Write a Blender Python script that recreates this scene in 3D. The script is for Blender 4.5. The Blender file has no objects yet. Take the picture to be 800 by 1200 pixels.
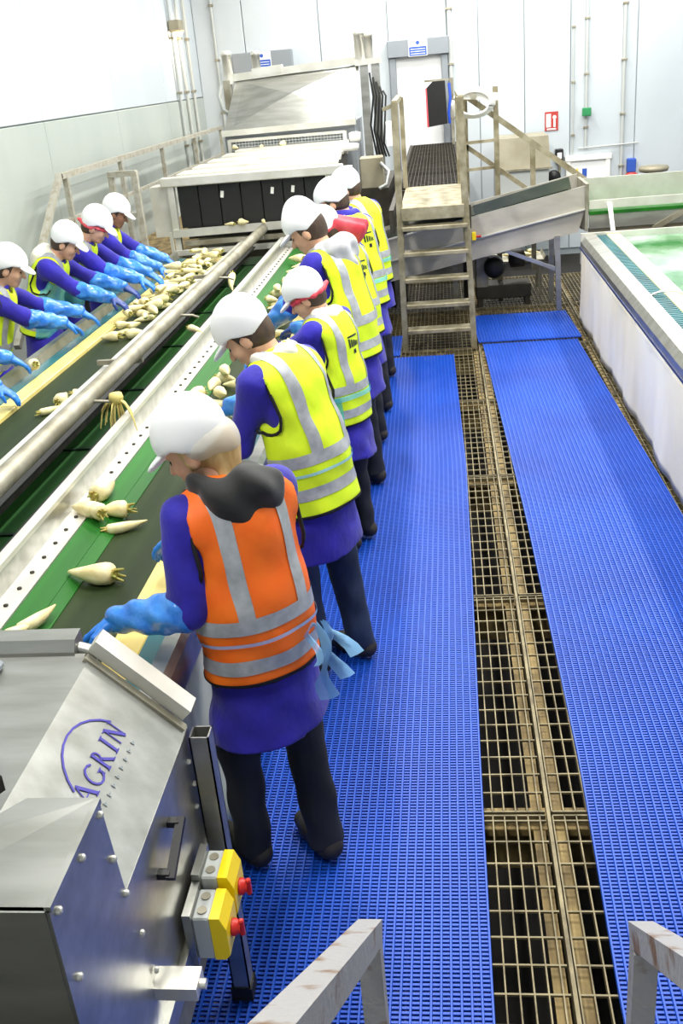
import bpy, bmesh, math, random
import numpy as np
from mathutils import Vector, Matrix
random.seed(7); rng = np.random.default_rng(7)
S = bpy.context.scene
COL = S.collection
PI = math.pi

# ------------------------------------------------------------------ camera
FPX, PITCH, ROLL, YAW, CAMH = 1160.0, math.radians(23.96), math.radians(5.2), math.radians(7.16), 2.4
fw = Vector((-math.sin(YAW)*math.cos(PITCH), math.cos(YAW)*math.cos(PITCH), -math.sin(PITCH)))
rt = Vector((math.cos(YAW), math.sin(YAW), 0)); up = rt.cross(fw)
ir = math.cos(ROLL)*rt - math.sin(ROLL)*up
iu = math.sin(ROLL)*rt + math.cos(ROLL)*up
cd = bpy.data.cameras.new('camera'); cam = bpy.data.objects.new('camera', cd); COL.objects.link(cam)
cd.sensor_fit = 'VERTICAL'; cd.sensor_height = 36; cd.sensor_width = 24; cd.lens = 36*FPX/1200
cd.clip_start = 0.05; cd.clip_end = 100
M = Matrix((ir, iu, -fw)).transposed().to_4x4(); M.translation = (0, 0, CAMH)
cam.matrix_world = M
S.camera = cam

# ------------------------------------------------------------------ world, exposure
w = bpy.data.worlds.new('world'); S.world = w; w.use_nodes = True
w.node_tree.nodes['Background'].inputs[0].default_value = (0, 0, 0, 1)
w.node_tree.nodes['Background'].inputs[1].default_value = 0.0
S.view_settings.view_transform = 'Standard'; S.view_settings.look = 'None'
S.view_settings.gamma = 1; S.view_settings.use_curve_mapping = False
S.view_settings.exposure = 0.25
CEIL = 5.0
LAMPS = [(x, y) for x in (-1.1, 0.7, 2.9) for y in (4.6, 8.2, 11.8, 15.0)] + [(-1.1, 1.0)]      # ceiling batten rows above the frame; last one added to brighten the orange vest
LAMP_W = 95
for i, (x, y) in enumerate(LAMPS):
    ld = bpy.data.lights.new('ceiling_tube_offscreen', 'AREA'); ld.shape = 'RECTANGLE'; ld.size = 0.25; ld.size_y = 1.5
    ld.energy = LAMP_W; ld.color = (1.0, 0.98, 0.94)
    lo = bpy.data.objects.new('ceiling_tube_offscreen', ld); COL.objects.link(lo); lo.location = (x, y, CEIL-0.13)

# ------------------------------------------------------------------ materials
def lin(h):
    h = h.lstrip('#'); c = [int(h[i:i+2], 16)/255 for i in (0, 2, 4)]
    return tuple(((v+0.055)/1.055)**2.4 if v > 0.04045 else v/12.92 for v in c) + (1,)
MATS = {}
def mat(name, col, rough=0.6, metal=0.0, col2=None, nscale=(6, 6, 6), bump=0.0, bscale=None, lo=0.35, hi=0.65, alpha=1.0, trans=0.0, emit=0.0, sheen=0.0, spec=None, coat=0.0, detail=4):
    m = bpy.data.materials.new(name); m.use_nodes = True; nt = m.node_tree
    b = nt.nodes['Principled BSDF']; MATS[name] = m
    b.inputs['Base Color'].default_value = lin(col); b.inputs['Roughness'].default_value = rough
    b.inputs['Metallic'].default_value = metal
    if spec is not None: b.inputs['Specular IOR Level'].default_value = spec
    if coat: b.inputs['Coat Weight'].default_value = coat; b.inputs['Coat Roughness'].default_value = 0.15
    if alpha < 1: b.inputs['Alpha'].default_value = alpha
    if trans: b.inputs['Transmission Weight'].default_value = trans
    if emit: b.inputs['Emission Color'].default_value = lin(col); b.inputs['Emission Strength'].default_value = emit
    if sheen: b.inputs['Sheen Weight'].default_value = sheen
    if col2 or bump:
        tc = nt.nodes.new('ShaderNodeTexCoord'); mp = nt.nodes.new('ShaderNodeMapping')
        mp.inputs['Scale'].default_value = nscale
        nt.links.new(tc.outputs['Object'], mp.inputs[0])
        n = nt.nodes.new('ShaderNodeTexNoise'); n.inputs['Scale'].default_value = 1; n.inputs['Detail'].default_value = detail
        nt.links.new(mp.outputs[0], n.inputs['Vector'])
        if col2:
            r = nt.nodes.new('ShaderNodeValToRGB')
            r.color_ramp.elements[0].position = lo; r.color_ramp.elements[1].position = hi
            r.color_ramp.elements[0].color = lin(col); r.color_ramp.elements[1].color = lin(col2)
            nt.links.new(n.outputs['Fac'], r.inputs[0]); nt.links.new(r.outputs[0], b.inputs['Base Color'])
        if bump:
            src = n
            if bscale:
                mp2 = nt.nodes.new('ShaderNodeMapping'); mp2.inputs['Scale'].default_value = bscale
                nt.links.new(tc.outputs['Object'], mp2.inputs[0])
                src = nt.nodes.new('ShaderNodeTexNoise'); src.inputs['Scale'].default_value = 1; src.inputs['Detail'].default_value = 3
                nt.links.new(mp2.outputs[0], src.inputs['Vector'])
            bp = nt.nodes.new('ShaderNodeBump'); bp.inputs['Strength'].default_value = bump; bp.inputs['Distance'].default_value = 0.01
            nt.links.new(src.outputs['Fac'], bp.inputs['Height']); nt.links.new(bp.outputs[0], b.inputs['Normal'])
    return m
mat('wall_white', '#c6cdd2', 0.5, col2='#bdc5ca', nscale=(1.2, 1.2, .5))
mat('wall_dado', '#b0b7b2', 0.5, col2='#a5ada8', nscale=(1, 1, .6))
mat('wall_gap', '#9aa3a8', 0.7)
mat('ceiling_white', '#eef0f0', 0.8)
mat('pit', '#0b0906', 0.95, col2='#15110b', nscale=(2, 2, 2))
mat('grate', '#8d8263', 0.55, 0.35, col2='#5f563f', nscale=(9, 9, 9))
mat('grate_beam', '#9a8556', 0.75, 0.1, col2='#5d4d2f', nscale=(14, 5, 8))
mat('mat_blue', '#0d54ca', 0.5, col2='#0a46b4', nscale=(1.3, 1.3, 1), lo=.3, hi=.7)
mat('steel', '#b9b9b4', 0.33, 0.85, col2='#a2a29b', nscale=(3, 14, 14), bump=.05)
mat('steel_dull', '#a9a595', 0.5, 0.55, col2='#87816e', nscale=(7, 7, 7))
mat('steel_bright', '#e4e2da', 0.38, 0.55, col2='#d2cfc4', nscale=(5, 2, 5))
mat('steel_front', '#a3adab', 0.45, 0.3, col2='#939d9b', nscale=(2, 2, 4)); mat('steel_plate', '#5f665c', .28, .7, col2='#73786a', nscale=(3, 2, 6)); mat('hood_shade_tan', '#7b7863', .55, .1, col2='#6d6a58', nscale=(2, 2, 2)); mat('hood_shade_grey', '#96968a', .5, .3, col2='#85857a', nscale=(2, 2, 2)); mat('navy_trim', '#2c3566', .5)  # machine hood tones: slope shade put into the colour, not assigned to parts
mat('steel_warm', '#bdb8ac', .45, .3, col2='#aaa497', nscale=(3, 3, 6))
mat('rail_paint', '#b2afa3', 0.6, 0.25, col2='#a09a88', nscale=(18, 18, 18), lo=.45, hi=.62)
mat('rail_worn', '#a3a1a0', 0.6, 0.15, col2='#7d6243', nscale=(16, 11, 16), lo=.55, hi=.68, bump=.3, bscale=(60, 60, 60))
mat('ladder', '#a8a087', 0.6, 0.3, col2='#7d7458', nscale=(9, 9, 9))
mat('belt_green', '#202c15', 0.5, col2='#2e3b1e', nscale=(14, .5, 8), spec=.18)
mat('belt_dark', '#16211e', 0.3, col2='#243228', nscale=(7, .8, 5), spec=.3)
mat('belt_mid', '#275a22', 0.4, col2='#1b411b', nscale=(8, .6, 5))
mat('skirt_green', '#236a1e', 0.5, col2='#1c561b', nscale=(8, .5, 8), spec=.12)
mat('black_rubber', '#141413', 0.5)
mat('dark_machine', '#3d382d', 0.6, .2, col2='#2a261d', nscale=(4, 4, 4))
mat('teal', '#1d6a70', 0.35, col2='#17545c', nscale=(6, 3, 6))
mat('yellow_board', '#ead98a', 0.42, col2='#d9bd5c', nscale=(5, 3, 5), lo=.4, hi=.7)
mat('cream_board', '#f0ecc0', 0.45, col2='#e0d89c', nscale=(5, 2, 5))
mat('curtain', '#fffaf0', 0.6, col2='#f4ead2', nscale=(2, 1.6, .8), bump=.25, bscale=(2, 5, 1.2))
mat('curtain_dirty', '#cdd3bf', 0.5, col2='#7d8a6c', nscale=(3, 4, 1.6), lo=.4, hi=.7, bump=.3, bscale=(2, 6, 2))
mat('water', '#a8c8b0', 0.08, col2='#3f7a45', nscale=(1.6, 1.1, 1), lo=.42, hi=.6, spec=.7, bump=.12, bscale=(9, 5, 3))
mat('plastic_white', '#f3f1ea', 0.4)
mat('plastic_grey', '#b7bbb8', 0.45)
mat('yellow_plastic', '#f4d40c', 0.35)
mat('red_plastic', '#c01f14', 0.4)
mat('green_plastic', '#2f8a55', 0.4)
mat('blue_plastic', '#2a52c8', 0.4)
mat('sign_blue', '#2f57b4', 0.5); mat('sign_white', '#f4f5f5', 0.5); mat('sign_red', '#b23a34', 0.5); mat('sign_yellow', '#f0d522', .5)
mat('grey_header', '#8d9399', 0.5, .3)
mat('lamp_glow', '#fff6e0', 0.5, emit=6.0); mat('lamp_warm', '#ffd9a0', 0.5, emit=5.0)
mat('ink_purple', '#4a42a8', 0.5)
mat('black', '#0c0c0d', 0.5); mat('tank_brown', '#a49d88', 0.5, .3, col2='#8f8872', nscale=(3, 3, 3))
# people
mat('skin', '#e2b392', 0.5, col2='#d49f80', nscale=(20, 20, 20))
mat('skin_brown', '#a8795a', 0.5, col2='#93674b', nscale=(20, 20, 20))
mat('hair_blonde', '#cfae78', 0.55, col2='#a98552', nscale=(40, 12, 12), bump=.3)
mat('hair_dark', '#3a2a20', 0.6, col2='#52402f', nscale=(40, 12, 12))
mat('cap_white', '#fbfbfb', 0.5)
mat('net_white', '#e9e4d8', 0.7, alpha=.55)
mat('coat_blue', '#2a1fae', 0.8, col2='#211790', nscale=(9, 9, 9), bump=.8, bscale=(16, 16, 10), sheen=.15)
mat('vest_orange', '#ff6a0a', 0.6, col2='#ff7a14', nscale=(8, 8, 8), bump=.6, bscale=(14, 14, 9))
mat('vest_yellow', '#e2fb1e', 0.6, col2='#d2f018', nscale=(8, 8, 8), bump=.6, bscale=(14, 14, 9))
mat('reflective', '#b9bcc0', 0.4, 0.25, col2='#a4a7ab', nscale=(30, 30, 30))
mat('trim_black', '#151313', 0.7)
mat('trousers_black', '#14151c', 0.8, col2='#1d1f28', nscale=(8, 8, 5))
mat('jeans', '#16233d', 0.8, col2='#223252', nscale=(12, 12, 6))
mat('shoe', '#1c1917', 0.6, col2='#332d27', nscale=(12, 12, 12))
mat('glove_blue', '#1f6fd6', 0.35, col2='#2f86e6', nscale=(12, 12, 12))
mat('glove_navy', '#1b3a86', 0.4)
mat('sleeve_blue', '#2a76da', 0.25, col2='#4b98ee', nscale=(16, 16, 16), bump=.6, bscale=(26, 26, 26), coat=.3)
mat('hood_black', '#161616', 0.85, col2='#222222', nscale=(9, 9, 9), sheen=.2)
mat('hood_grey', '#cfcfd0', 0.8, col2='#b9b9bd', nscale=(9, 9, 9))
mat('hood_cream', '#e6e1d3', 0.8); mat('scarf_red', '#d93a4a', 0.7, col2='#e8606a', nscale=(9, 9, 9)); mat('scarf_stripe', '#cfa79b', .8)
mat('apron_teal', '#48d8c0', 0.25, alpha=.55); mat('apron_cyan', '#66cfe8', 0.25, alpha=.6)
mat('ribbon_blue', '#8fc4f2', 0.2, alpha=.7)
mat('parsnip', '#f4eabb', 0.5, col2='#e2d093', nscale=(18, 30, 30), bump=.2)
mat('parsnip_crown', '#8e9a44', 0.7, col2='#b09a50', nscale=(40, 40, 40))
mat('root_hair', '#d9c877', 0.6)

# ------------------------------------------------------------------ object helpers
ORG = {}
def link(o, parent=None):
    COL.objects.link(o)
    if parent is not None: o.parent = parent
    return o
def tag(o, label=None, cat=None, group=None, kind=None):
    if label: o['label'] = label
    if cat: o['category'] = cat
    if group: o['group'] = group
    if kind: o['kind'] = kind
    return o
def thing(name, label, cat, loc=(0, 0, 0), group=None, rotz=0):
    o = bpy.data.objects.new(name, None); COL.objects.link(o)
    o.empty_display_size = .1
    o.location = loc; o.rotation_euler = (0, 0, rotz); ORG[o] = Vector(loc)
    return tag(o, label, cat, group)
def V(*a): return Vector(a)
class MB:
    """collects shapes (world coordinates) and builds ONE mesh object"""
    def __init__(s): s.v = []; s.f = []; s.sm = []
    def add(s, vs, fs, smooth=False):
        n = len(s.v); s.v += [tuple(p) for p in vs]; s.f += [tuple(i+n for i in f) for f in fs]; s.sm += [smooth]*len(fs); return s
    def box(s, x0, x1, y0, y1, z0, z1):
        vs = [(x, y, z) for z in (z0, z1) for y in (y0, y1) for x in (x0, x1)]
        return s.add(vs, [(0, 2, 3, 1), (4, 5, 7, 6), (0, 1, 5, 4), (2, 6, 7, 3), (0, 4, 6, 2), (1, 3, 7, 5)])
    def bbox(s, x0, x1, y0, y1, z0, z1, b=.004):
        """box with chamfered edges"""
        bm = bmesh.new(); bmesh.ops.create_cube(bm, size=1)
        for v in bm.verts: v.co = Vector(((x0+x1)/2+v.co.x*(x1-x0), (y0+y1)/2+v.co.y*(y1-y0), (z0+z1)/2+v.co.z*(z1-z0)))
        b = min(b, .45*min(x1-x0, y1-y0, z1-z0))
        bmesh.ops.bevel(bm, geom=bm.edges[:], offset=b, segments=1, affect='EDGES')
        bm.verts.index_update()
        s.add([v.co[:] for v in bm.verts], [[v.index for v in f.verts] for f in bm.faces]); bm.free(); return s
    def bar(s, a, b, w, h, upv=(0, 0, 1)):
        a, b = Vector(a), Vector(b); d = (b-a).normalized(); u = Vector(upv)
        if abs(d.dot(u)) > .98: u = Vector((0, 1, 0))
        r = d.cross(u).normalized(); u = r.cross(d)
        vs = []
        for p in (a, b):
            for sx, sz in ((-1, -1), (1, -1), (1, 1), (-1, 1)): vs.append(p + r*sx*w/2 + u*sz*h/2)
        return s.add(vs, [(0, 1, 2, 3), (7, 6, 5, 4), (0, 4, 5, 1), (1, 5, 6, 2), (2, 6, 7, 3), (3, 7, 4, 0)])
    def tube(s, a, b, r, r2=None, n=12, cap=True):
        a, b = Vector(a), Vector(b); d = (b-a).normalized(); r2 = r if r2 is None else r2
        u = Vector((0, 0, 1)) if abs(d.z) < .9 else Vector((1, 0, 0))
        x = d.cross(u).normalized(); y = d.cross(x)
        vs = [p + (x*math.cos(2*PI*i/n)+y*math.sin(2*PI*i/n))*rr for p, rr in ((a, r), (b, r2)) for i in range(n)]
        s.add(vs, [(i, (i+1) % n, n+(i+1) % n, n+i) for i in range(n)], True)
        if cap: s.add(vs, [tuple(range(n))[::-1], tuple(range(n, 2*n))])
        return s
    def path(s, pts, r, n=8, r2=None):
        pts = [Vector(p) for p in pts]; rings = []; m = len(pts)
        for i, p in enumerate(pts):
            d = (pts[min(i+1, m-1)]-pts[max(i-1, 0)]).normalized()
            u = Vector((0, 0, 1)) if abs(d.z) < .9 else Vector((1, 0, 0))
            x = d.cross(u).normalized(); y = d.cross(x)
            rr = r if r2 is None else r+(r2-r)*i/(m-1)
            rings += [p + (x*math.cos(2*PI*k/n)+y*math.sin(2*PI*k/n))*rr for k in range(n)]
        fs = [(i*n+k, i*n+(k+1) % n, (i+1)*n+(k+1) % n, (i+1)*n+k) for i in range(m-1) for k in range(n)]
        s.add(rings, fs, True); s.add(rings, [tuple(range(n))[::-1], tuple(range((m-1)*n, m*n))]); return s
    def quad(s, *p): return s.add(p, [tuple(range(len(p)))])
    def slab(s, pts, n, t):
        """polygon pts extruded by thickness t against direction n"""
        n = Vector(n).normalized()*t; k = len(pts); vs = [Vector(p) for p in pts]+[Vector(p)-n for p in pts]
        return s.add(vs, [tuple(range(k)), tuple(range(2*k-1, k-1, -1))]+[(i, i+k, (i+1) % k+k, (i+1) % k) for i in range(k)])
    def prof(s, pts, y0, y1, axis='y'):
        """closed (x,z) profile swept along y"""
        k = len(pts); vs = [(x, y, z) for y in (y0, y1) for x, z in pts]
        if axis == 'x': vs = [(y, x, z) for x, y, z in vs]
        return s.add(vs, [tuple(range(k))[::-1], tuple(range(k, 2*k))]+[(i, (i+1) % k, (i+1) % k+k, i+k) for i in range(k)])
    def lathe(s, prof, c, n=16, ax='z'):
        c = Vector(c); vs = []
        for r, h in prof:
            for i in range(n):
                a = 2*PI*i/n; q = (r*math.cos(a), r*math.sin(a), h)
                if ax == 'y': q = (q[0], q[2], q[1])
                if ax == 'x': q = (q[2], q[0], q[1])
                vs.append(c+Vector(q))
        m = len(prof)
        s.add(vs, [(i*n+k, i*n+(k+1) % n, (i+1)*n+(k+1) % n, (i+1)*n+k) for i in range(m-1) for k in range(n)], True)
        return s.add(vs, [tuple(range(n))[::-1], tuple(range((m-1)*n, m*n))])
    def build(s, name, material, parent=None, fix=True):
        me = bpy.data.meshes.new(name)
        o = ORG.get(parent, Vector((0, 0, 0))) if parent is not None else Vector((0, 0, 0))
        me.from_pydata([(p[0]-o.x, p[1]-o.y, p[2]-o.z) for p in s.v], [], s.f)
        me.polygons.foreach_set('use_smooth', s.sm)
        if fix:
            bm = bmesh.new(); bm.from_mesh(me); bmesh.ops.recalc_face_normals(bm, faces=bm.faces[:]); bm.to_mesh(me); bm.free()
        me.materials.append(MATS[material]); me.update()
        ob = bpy.data.objects.new(name, me); link(ob, parent); ORG[ob] = o
        return ob
def struct(name, mb, m, label=None):
    o = mb.build(name, m); o['kind'] = 'structure'
    if label: o['label'] = label
    return o
def dup(o, loc=None, parent=None):
    c = o.copy(); COL.objects.link(c); c.parent = parent if parent is not None else o.parent
    if loc is not None: c.location = loc
    ORG[c] = ORG.get(o, Vector()); return c

# ------------------------------------------------------------------ setting
WY, WX, RX = 16.5, -3.66, 5.2
struct('wall_back', MB().box(WX-.1, RX, WY+.03, WY+.15, -.6, CEIL), 'wall_gap')
wb = bpy.data.objects['wall_back']
seams = [-3.66, -2.9, -1.75, -.72, .16, .62, 1.30, 1.98, 2.95, 4.0, 5.2]
for a, b in zip(seams[:-1], seams[1:]):
    MB().bbox(a+.006, b-.006, WY, WY+.035, -.5, CEIL, .006).build('wall_panel', 'wall_white', wb)
wl = struct('wall_left', MB().box(WX-.15, WX-.03, -2, WY+.1, -.6, CEIL), 'wall_gap')
for k in range(8):
    a = -2+k*2.32
    MB().bbox(WX-.035, WX, a+.004, a+2.316, 2.2, CEIL, .006).build('wall_panel', 'wall_white', wl)
    MB().bbox(WX-.035, WX+.008, a+.004, a+2.316, -.5, 2.19, .006).build('wall_panel', 'wall_dado', wl)
struct('wall_right', MB().box(RX, RX+.1, -2.1, WY+.15, -.6, CEIL), 'wall_white')
struct('wall_front', MB().box(WX-.1, RX, -2.1, -2.0, -.6, CEIL), 'wall_white')
struct('ceiling', MB().box(WX-.1, RX, -2, WY+.1, CEIL, CEIL+.1), 'ceiling_white')
fl = struct('floor', MB().box(WX-.1, RX, -2, WY+.1, -.75, -.6), 'pit')
# grating panels (shared mesh) carried by beams
PL = 1.545; PW = .98; Y0 = 2.75-PL*2; XC = .28
def grating_mesh(wd, ln):
    b = MB(); n = int(wd/.04)
    for i in range(n+1):
        x = min(i*.04, wd); b.box(x-.0022, x+.0022, 0, ln, -.03, 0)
    m = int(ln/.1)
    for j in range(m+1):
        y = min(j*.1, ln); b.box(0, wd, y-.003, y+.003, -.009, -.001)
    for y in (0, ln): b.box(0, wd, y-.003, y+.003, -.03, 0)
    return b
gp = None
for i in range(-3, 2):
    for j in range(0, 8):
        x0, y0 = XC+.012+i*(PW+.024), Y0+j*PL
        if gp is None:
            gp = grating_mesh(PW, PL-.02).build('grating_panel', 'grate', fl, fix=False); gp.location = (x0, y0, 0)
        else: dup(gp, (x0, y0, 0))
for i in range(-3, 3):
    x = XC+i*(PW+.024)
    for sx in (-1, 1):
        MB().box(x+sx*.036-.020, x+sx*.036+.020, Y0, Y0+8*PL, -.05, -.034).build('support_flange', 'grate_beam', fl)
    MB().box(x-.006, x+.006, Y0, Y0+8*PL, -.22, -.004).build('support_beam', 'grate', fl)
for j in range(1, 8):
    y = Y0+j*PL
    MB().box(-2.75, 2.2, y-.055, y+.055, -.06, -.033).build('cross_beam', 'grate_beam', fl)
    MB().box(-2.75, 2.2, y-.008, y+.008, -.25, -.06).build('cross_beam', 'grate_beam', fl)

# ------------------------------------------------------------------ blue mats (real ribs over real slats)
def rib_mat(label, x0, x1, y0, y1, edge, z=.0, rib=.028, slat=.0155, tilt=None):
    t = thing('floor_mat', label, 'mat', ((x0+x1)/2, y0, z))
    ny = max(2, int((y1-y0)/.25)); ys = np.linspace(y0, y1, ny+1)
    zf = tilt or (lambda y: 0)
    b = MB(); n = int(round((x1-x0)/rib))
    for i in range(n+1):
        pts = [(x0+(x1-x0)*i/n+edge(y), y, z+.010+zf(y)) for y in ys]
        ww, hh = .0045, .005
        vs = []
        for p in pts:
            vs += [(p[0]-ww, p[1], p[2]-hh), (p[0]+ww, p[1], p[2]-hh), (p[0]+ww*.6, p[1], p[2]+hh), (p[0]-ww*.6, p[1], p[2]+hh)]
        fs = [(4*q+k, 4*q+(k+1) % 4, 4*q+4+(k+1) % 4, 4*q+4+k) for q in range(len(pts)-1) for k in range(4)]
        b.add(vs, fs+[(3, 2, 1, 0), tuple(4*(len(pts)-1)+k for k in range(4))])
    tag(b.build('ribs', 'mat_blue', t, fix=False), kind='stuff')
    b = MB()
    for y in np.arange(y0, y1, slat):
        e = edge(y); b.box(x0+e-.004, x1+e+.004, y, y+slat*.50, z+.001+zf(y), z+.0075+zf(y))
    tag(b.build('cross_slats', 'mat_blue', t, fix=False), kind='stuff')
    return t
def interp(tab): return lambda y: float(np.interp(y, [p[0] for p in tab], [p[1] for p in tab]))
rib_mat('long blue ribbed floor mat under the standing workers', -.86, .05, .75, 8.68, interp([(.7, 0), (2, 0), (3, .005), (4.5, .02), (6, .03), (8.7, -.01)]))
rib_mat('long blue ribbed floor mat beside the white curtained table', .40, 1.24, .75, 8.97, interp([(.7, 0), (2, 0), (3, .02), (5.2, .0), (7, -.04), (9, -.085)]))
rib_mat('short blue ribbed mat in front of the sloping conveyor', .25, 1.17, 8.99, 10.05, interp([(8.9, 0.03), (10.1, 0)]), z=.014, tilt=lambda y: .004*math.sin(y*3))
rib_mat('small blue mat offcut at the foot of the ladder', -.62, -.44, 8.75, 9.45, interp([(8, 0), (10, 0)]))

# ------------------------------------------------------------------ double sorting table (left)
TY0, TY1 = 2.02, 9.55
def side(sgn): return lambda x: -1.71+sgn*(x+1.71)      # mirror about the centre line
T = thing('sorting_table', 'long steel vegetable sorting table with green belts between two rows of workers', 'sorting table', (-1.71, TY0, 0))
def pr(name, pts, m, sg, y0=TY0, y1=TY1, parent=T):
    f = side(sg); return MB().prof([(f(x), z) for x, z in pts], y0, y1).build(name, m, parent)
for sg in (1, -1):
    pr('edge_rail', [(-.80, .80), (-.80, .905), (-.815, .93), (-.86, .93), (-.875, .87), (-.875, .80)], 'steel', sg)
    pr('teal_strip', [(-.876, .82), (-.876, .872), (-.948, .872), (-.948, .82)], 'teal', sg)
    pr('bolt_strip', [(-1.42, .86), (-1.42, .905), (-1.50, .907), (-1.50, .86)], 'steel_bright', sg)
    pr('side_plate', [(-1.50, .70), (-1.50, 1.0), (-1.505, 1.0), (-1.505, .70)], 'steel', sg)
    pr('top_lip', [(-1.498, .985), (-1.498, 1.004), (-1.538, 1.006), (-1.538, .985)], 'steel_bright', sg)
    pr('dark_lip_strip', [(-1.506, .95), (-1.506, .962), (-1.625, .935), (-1.625, .925)], 'black_rubber', sg)  # added black strip, shaped to give the dark band beside the lip
    pr('green_skirt', [(-1.418, .86), (-1.418, .90), (-1.345, .872), (-1.345, .85)], 'skirt_green', sg)
    pr('green_skirt', [(-1.344, .845), (-1.344, .871), (-1.300, .852), (-1.300, .84)], 'skirt_green', sg)
    pr('belt', [(-1.054, .835), (-1.054, .848), (-1.302, .848), (-1.302, .835)] if sg > 0 else [(-1.054, .835), (-1.054, .848), (-1.43, .848), (-1.43, .835)], 'belt_green', sg)
    pr('table_frame', [(-.88, .62), (-.88, .80), (-1.45, .80), (-1.45, .62)], 'dark_machine', sg)
    b = MB(); f = side(sg)
    for y in np.arange(TY0+.1, TY1, .115): b.lathe([(.0085, 0), (.0085, .006), (.004, .008)], (f(-1.46), y, .905), 8)
    tag(b.build('bolt_row', 'dark_machine', T), kind='stuff')
    # yellow guide boards: one object each
    y = TY0+.02; k = 0
    while y < TY1-.1:
        ln = [0.62, 1.05, 1.3, 1.2][k % 4]; e = min(y+ln, TY1-.02)
        xs = sorted((f(-.95), f(-1.053)))
        MB().bbox(xs[0], xs[1], y, e-.006, .84, .872, .004).build('guide_board', 'yellow_board', T); y = e; k += 1
    for y in (2.3, 4.7, 7.1, 9.3):
        xs = sorted((f(-.86), f(-.92)))
        MB().box(xs[0], xs[1], y, y+.06, 0, .8).build('leg', 'steel_dull', T)
MB().prof([(-1.58, .83), (-1.58, .842), (-1.865, .842), (-1.865, .83)], TY0, TY1).build('belt', 'belt_mid', T)
MB().prof([(-1.50, .6), (-1.50, .7), (-1.92, .7), (-1.92, .6)], TY0, TY1).build('trough_base', 'steel_dull', T)
for k in range(8):
    y = TY0+.4+k*.95
    MB().prof([(-1.585, .843), (-1.585, .85), (-1.86, .85), (-1.86, .843)], y, y+.02).build('belt_seam', 'belt_dark', T)
for y in (3.2, 6.9):
    MB().tube((-1.92, y, .8), (-1.50, y, .8), .03).build('roller', 'steel', T)
# pale curtain hanging under the table on the workers' side
def curtain(name, label, x, y0, y1, z0, z1, m, amp, parent=None, seed=0, out=1):
    ny, nz = int((y1-y0)/.04), 12; vs = []; r = np.random.default_rng(seed); ph = r.uniform(0, 6, 6)
    for th in (0, .006):
        for j in range(nz+1):
            for i in range(ny+1):
                y = y0+(y1-y0)*i/ny; u = j/nz
                d = amp*(1-u*.85)*(math.sin(y*5.1+ph[0]+u)+.6*math.sin(y*11.3+ph[1]-u*2)+.3*math.sin(y*23+ph[2]+u*3))
                vs.append((x+d-out*th, y, z0+(z1-z0)*u))
    n = (ny+1)*(nz+1); fs = []
    for j in range(nz):
        for i in range(ny):
            a = j*(ny+1)+i; q = (a, a+1, a+ny+2, a+ny+1); fs += [q, tuple(n+t for t in q[::-1])]
    for i in range(ny):
        fs.append((i, n+i, n+i+1, i+1)); a = nz*(ny+1)+i; fs.append((a, a+1, n+a+1, n+a))
    b = MB().add(vs, fs, True); return b.build(name, m, parent)
o = curtain('skirt_curtain', '', -.815, TY0+.12, 9.4, .02, .85, 'curtain_dirty', .016, T)
# round tube above the trough
P = thing('overhead_tube', 'round steel tube running above the middle belt of the sorting table', 'tube', (-1.71, 2.2, 1.005))
MB().tube((-1.71, 2.2, 1.085), (-1.71, 9.62, 1.085), .043, n=20).build('pipe', 'steel_dull', P)
for y in (2.6, 5.2, 7.6, 9.4): MB().box(-1.94, -1.68, y, y+.03, 1.02, 1.045).build('bracket', 'steel_dull', P)
for y in (4.35, 6.1, 7.3):
    MB().path([(-1.67, y, 1.075), (-1.60, y, 1.07), (-1.565, y+.02, 1.05)], .008).build('hook', 'steel_dull', P)

# ------------------------------------------------------------------ near hopper hood with logo panel
HX, EZ, RXg, RZ = -.69, .93, -.90, 1.145
HB, HF = 2.0, 1.42      # back and front of the sloping roof
Hd = thing('conveyor_hood', 'stainless steel hood with sloping white panel carrying purple lettering', 'machine hood', (-1.2, 1.6, 0))
nrm = Vector((RZ-EZ, 0, HX-RXg)).normalized()
MB().slab([(HX, HF, EZ), (HX, HB, EZ), (RXg, HB, RZ), (RXg, HF, RZ)], nrm, .012).build('logo_panel', 'steel', Hd)
MB().slab([(RXg, HB, RZ), (-1.75, HB, RZ), (-1.75, HF, RZ), (RXg, HF, RZ)], (0, 0, 1), .012).build('top_panel', 'steel', Hd)
MB().slab([(HX+.002, HF, EZ), (HX+.002, HF, .50), (HX+.002, HB, .50), (HX+.002, HB, EZ)], (1, 0, 0), .012).build('side_panel', 'steel', Hd)
MB().slab([(HX+.02, 1.1, .46), (HX+.02, 1.1, .52), (HX+.02, 2.12, .52), (HX+.02, 2.12, .46)], (1, 0, 0), .02).build('side_ledge', 'steel', Hd)
# front box
BT, BF = 1.19, 1.155
MB().slab([(HX+.006, BF, BT), (HX+.006, BF, .40), (HX+.006, HF+.08, .40), (HX+.006, HF+.03, EZ-.03), (HX+.006, HF, BT)], (1, 0, 0), .012).build('box_side', 'steel', Hd)
MB().slab([(HX, BF, BT), (HX, HF+.01, BT), (-.83, HF+.01, BT), (-.93, BF+.15, BT+.004), (-.96, BF, BT)], (0, 0, 1), .012).build('box_top', 'steel', Hd)
MB().slab([(HX, BF-.004, BT), (-.96, BF-.004, BT), (-.96, BF-.004, .4), (HX, BF-.004, .4)], (0, -1, 0), .012).build('box_front', 'steel', Hd)
MB().slab([(-.96, BF, BT-.02), (-1.6, BF, BT-.02), (-1.6, BF, .3), (-.96, BF, .3)], (0, -1, 0), .01).build('box_front', 'steel', Hd)
MB().bar((HX+.004, BF, BT+.002), (HX+.004, HF, BT+.002), .012, .012).build('edge_bead', 'steel', Hd)
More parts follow.
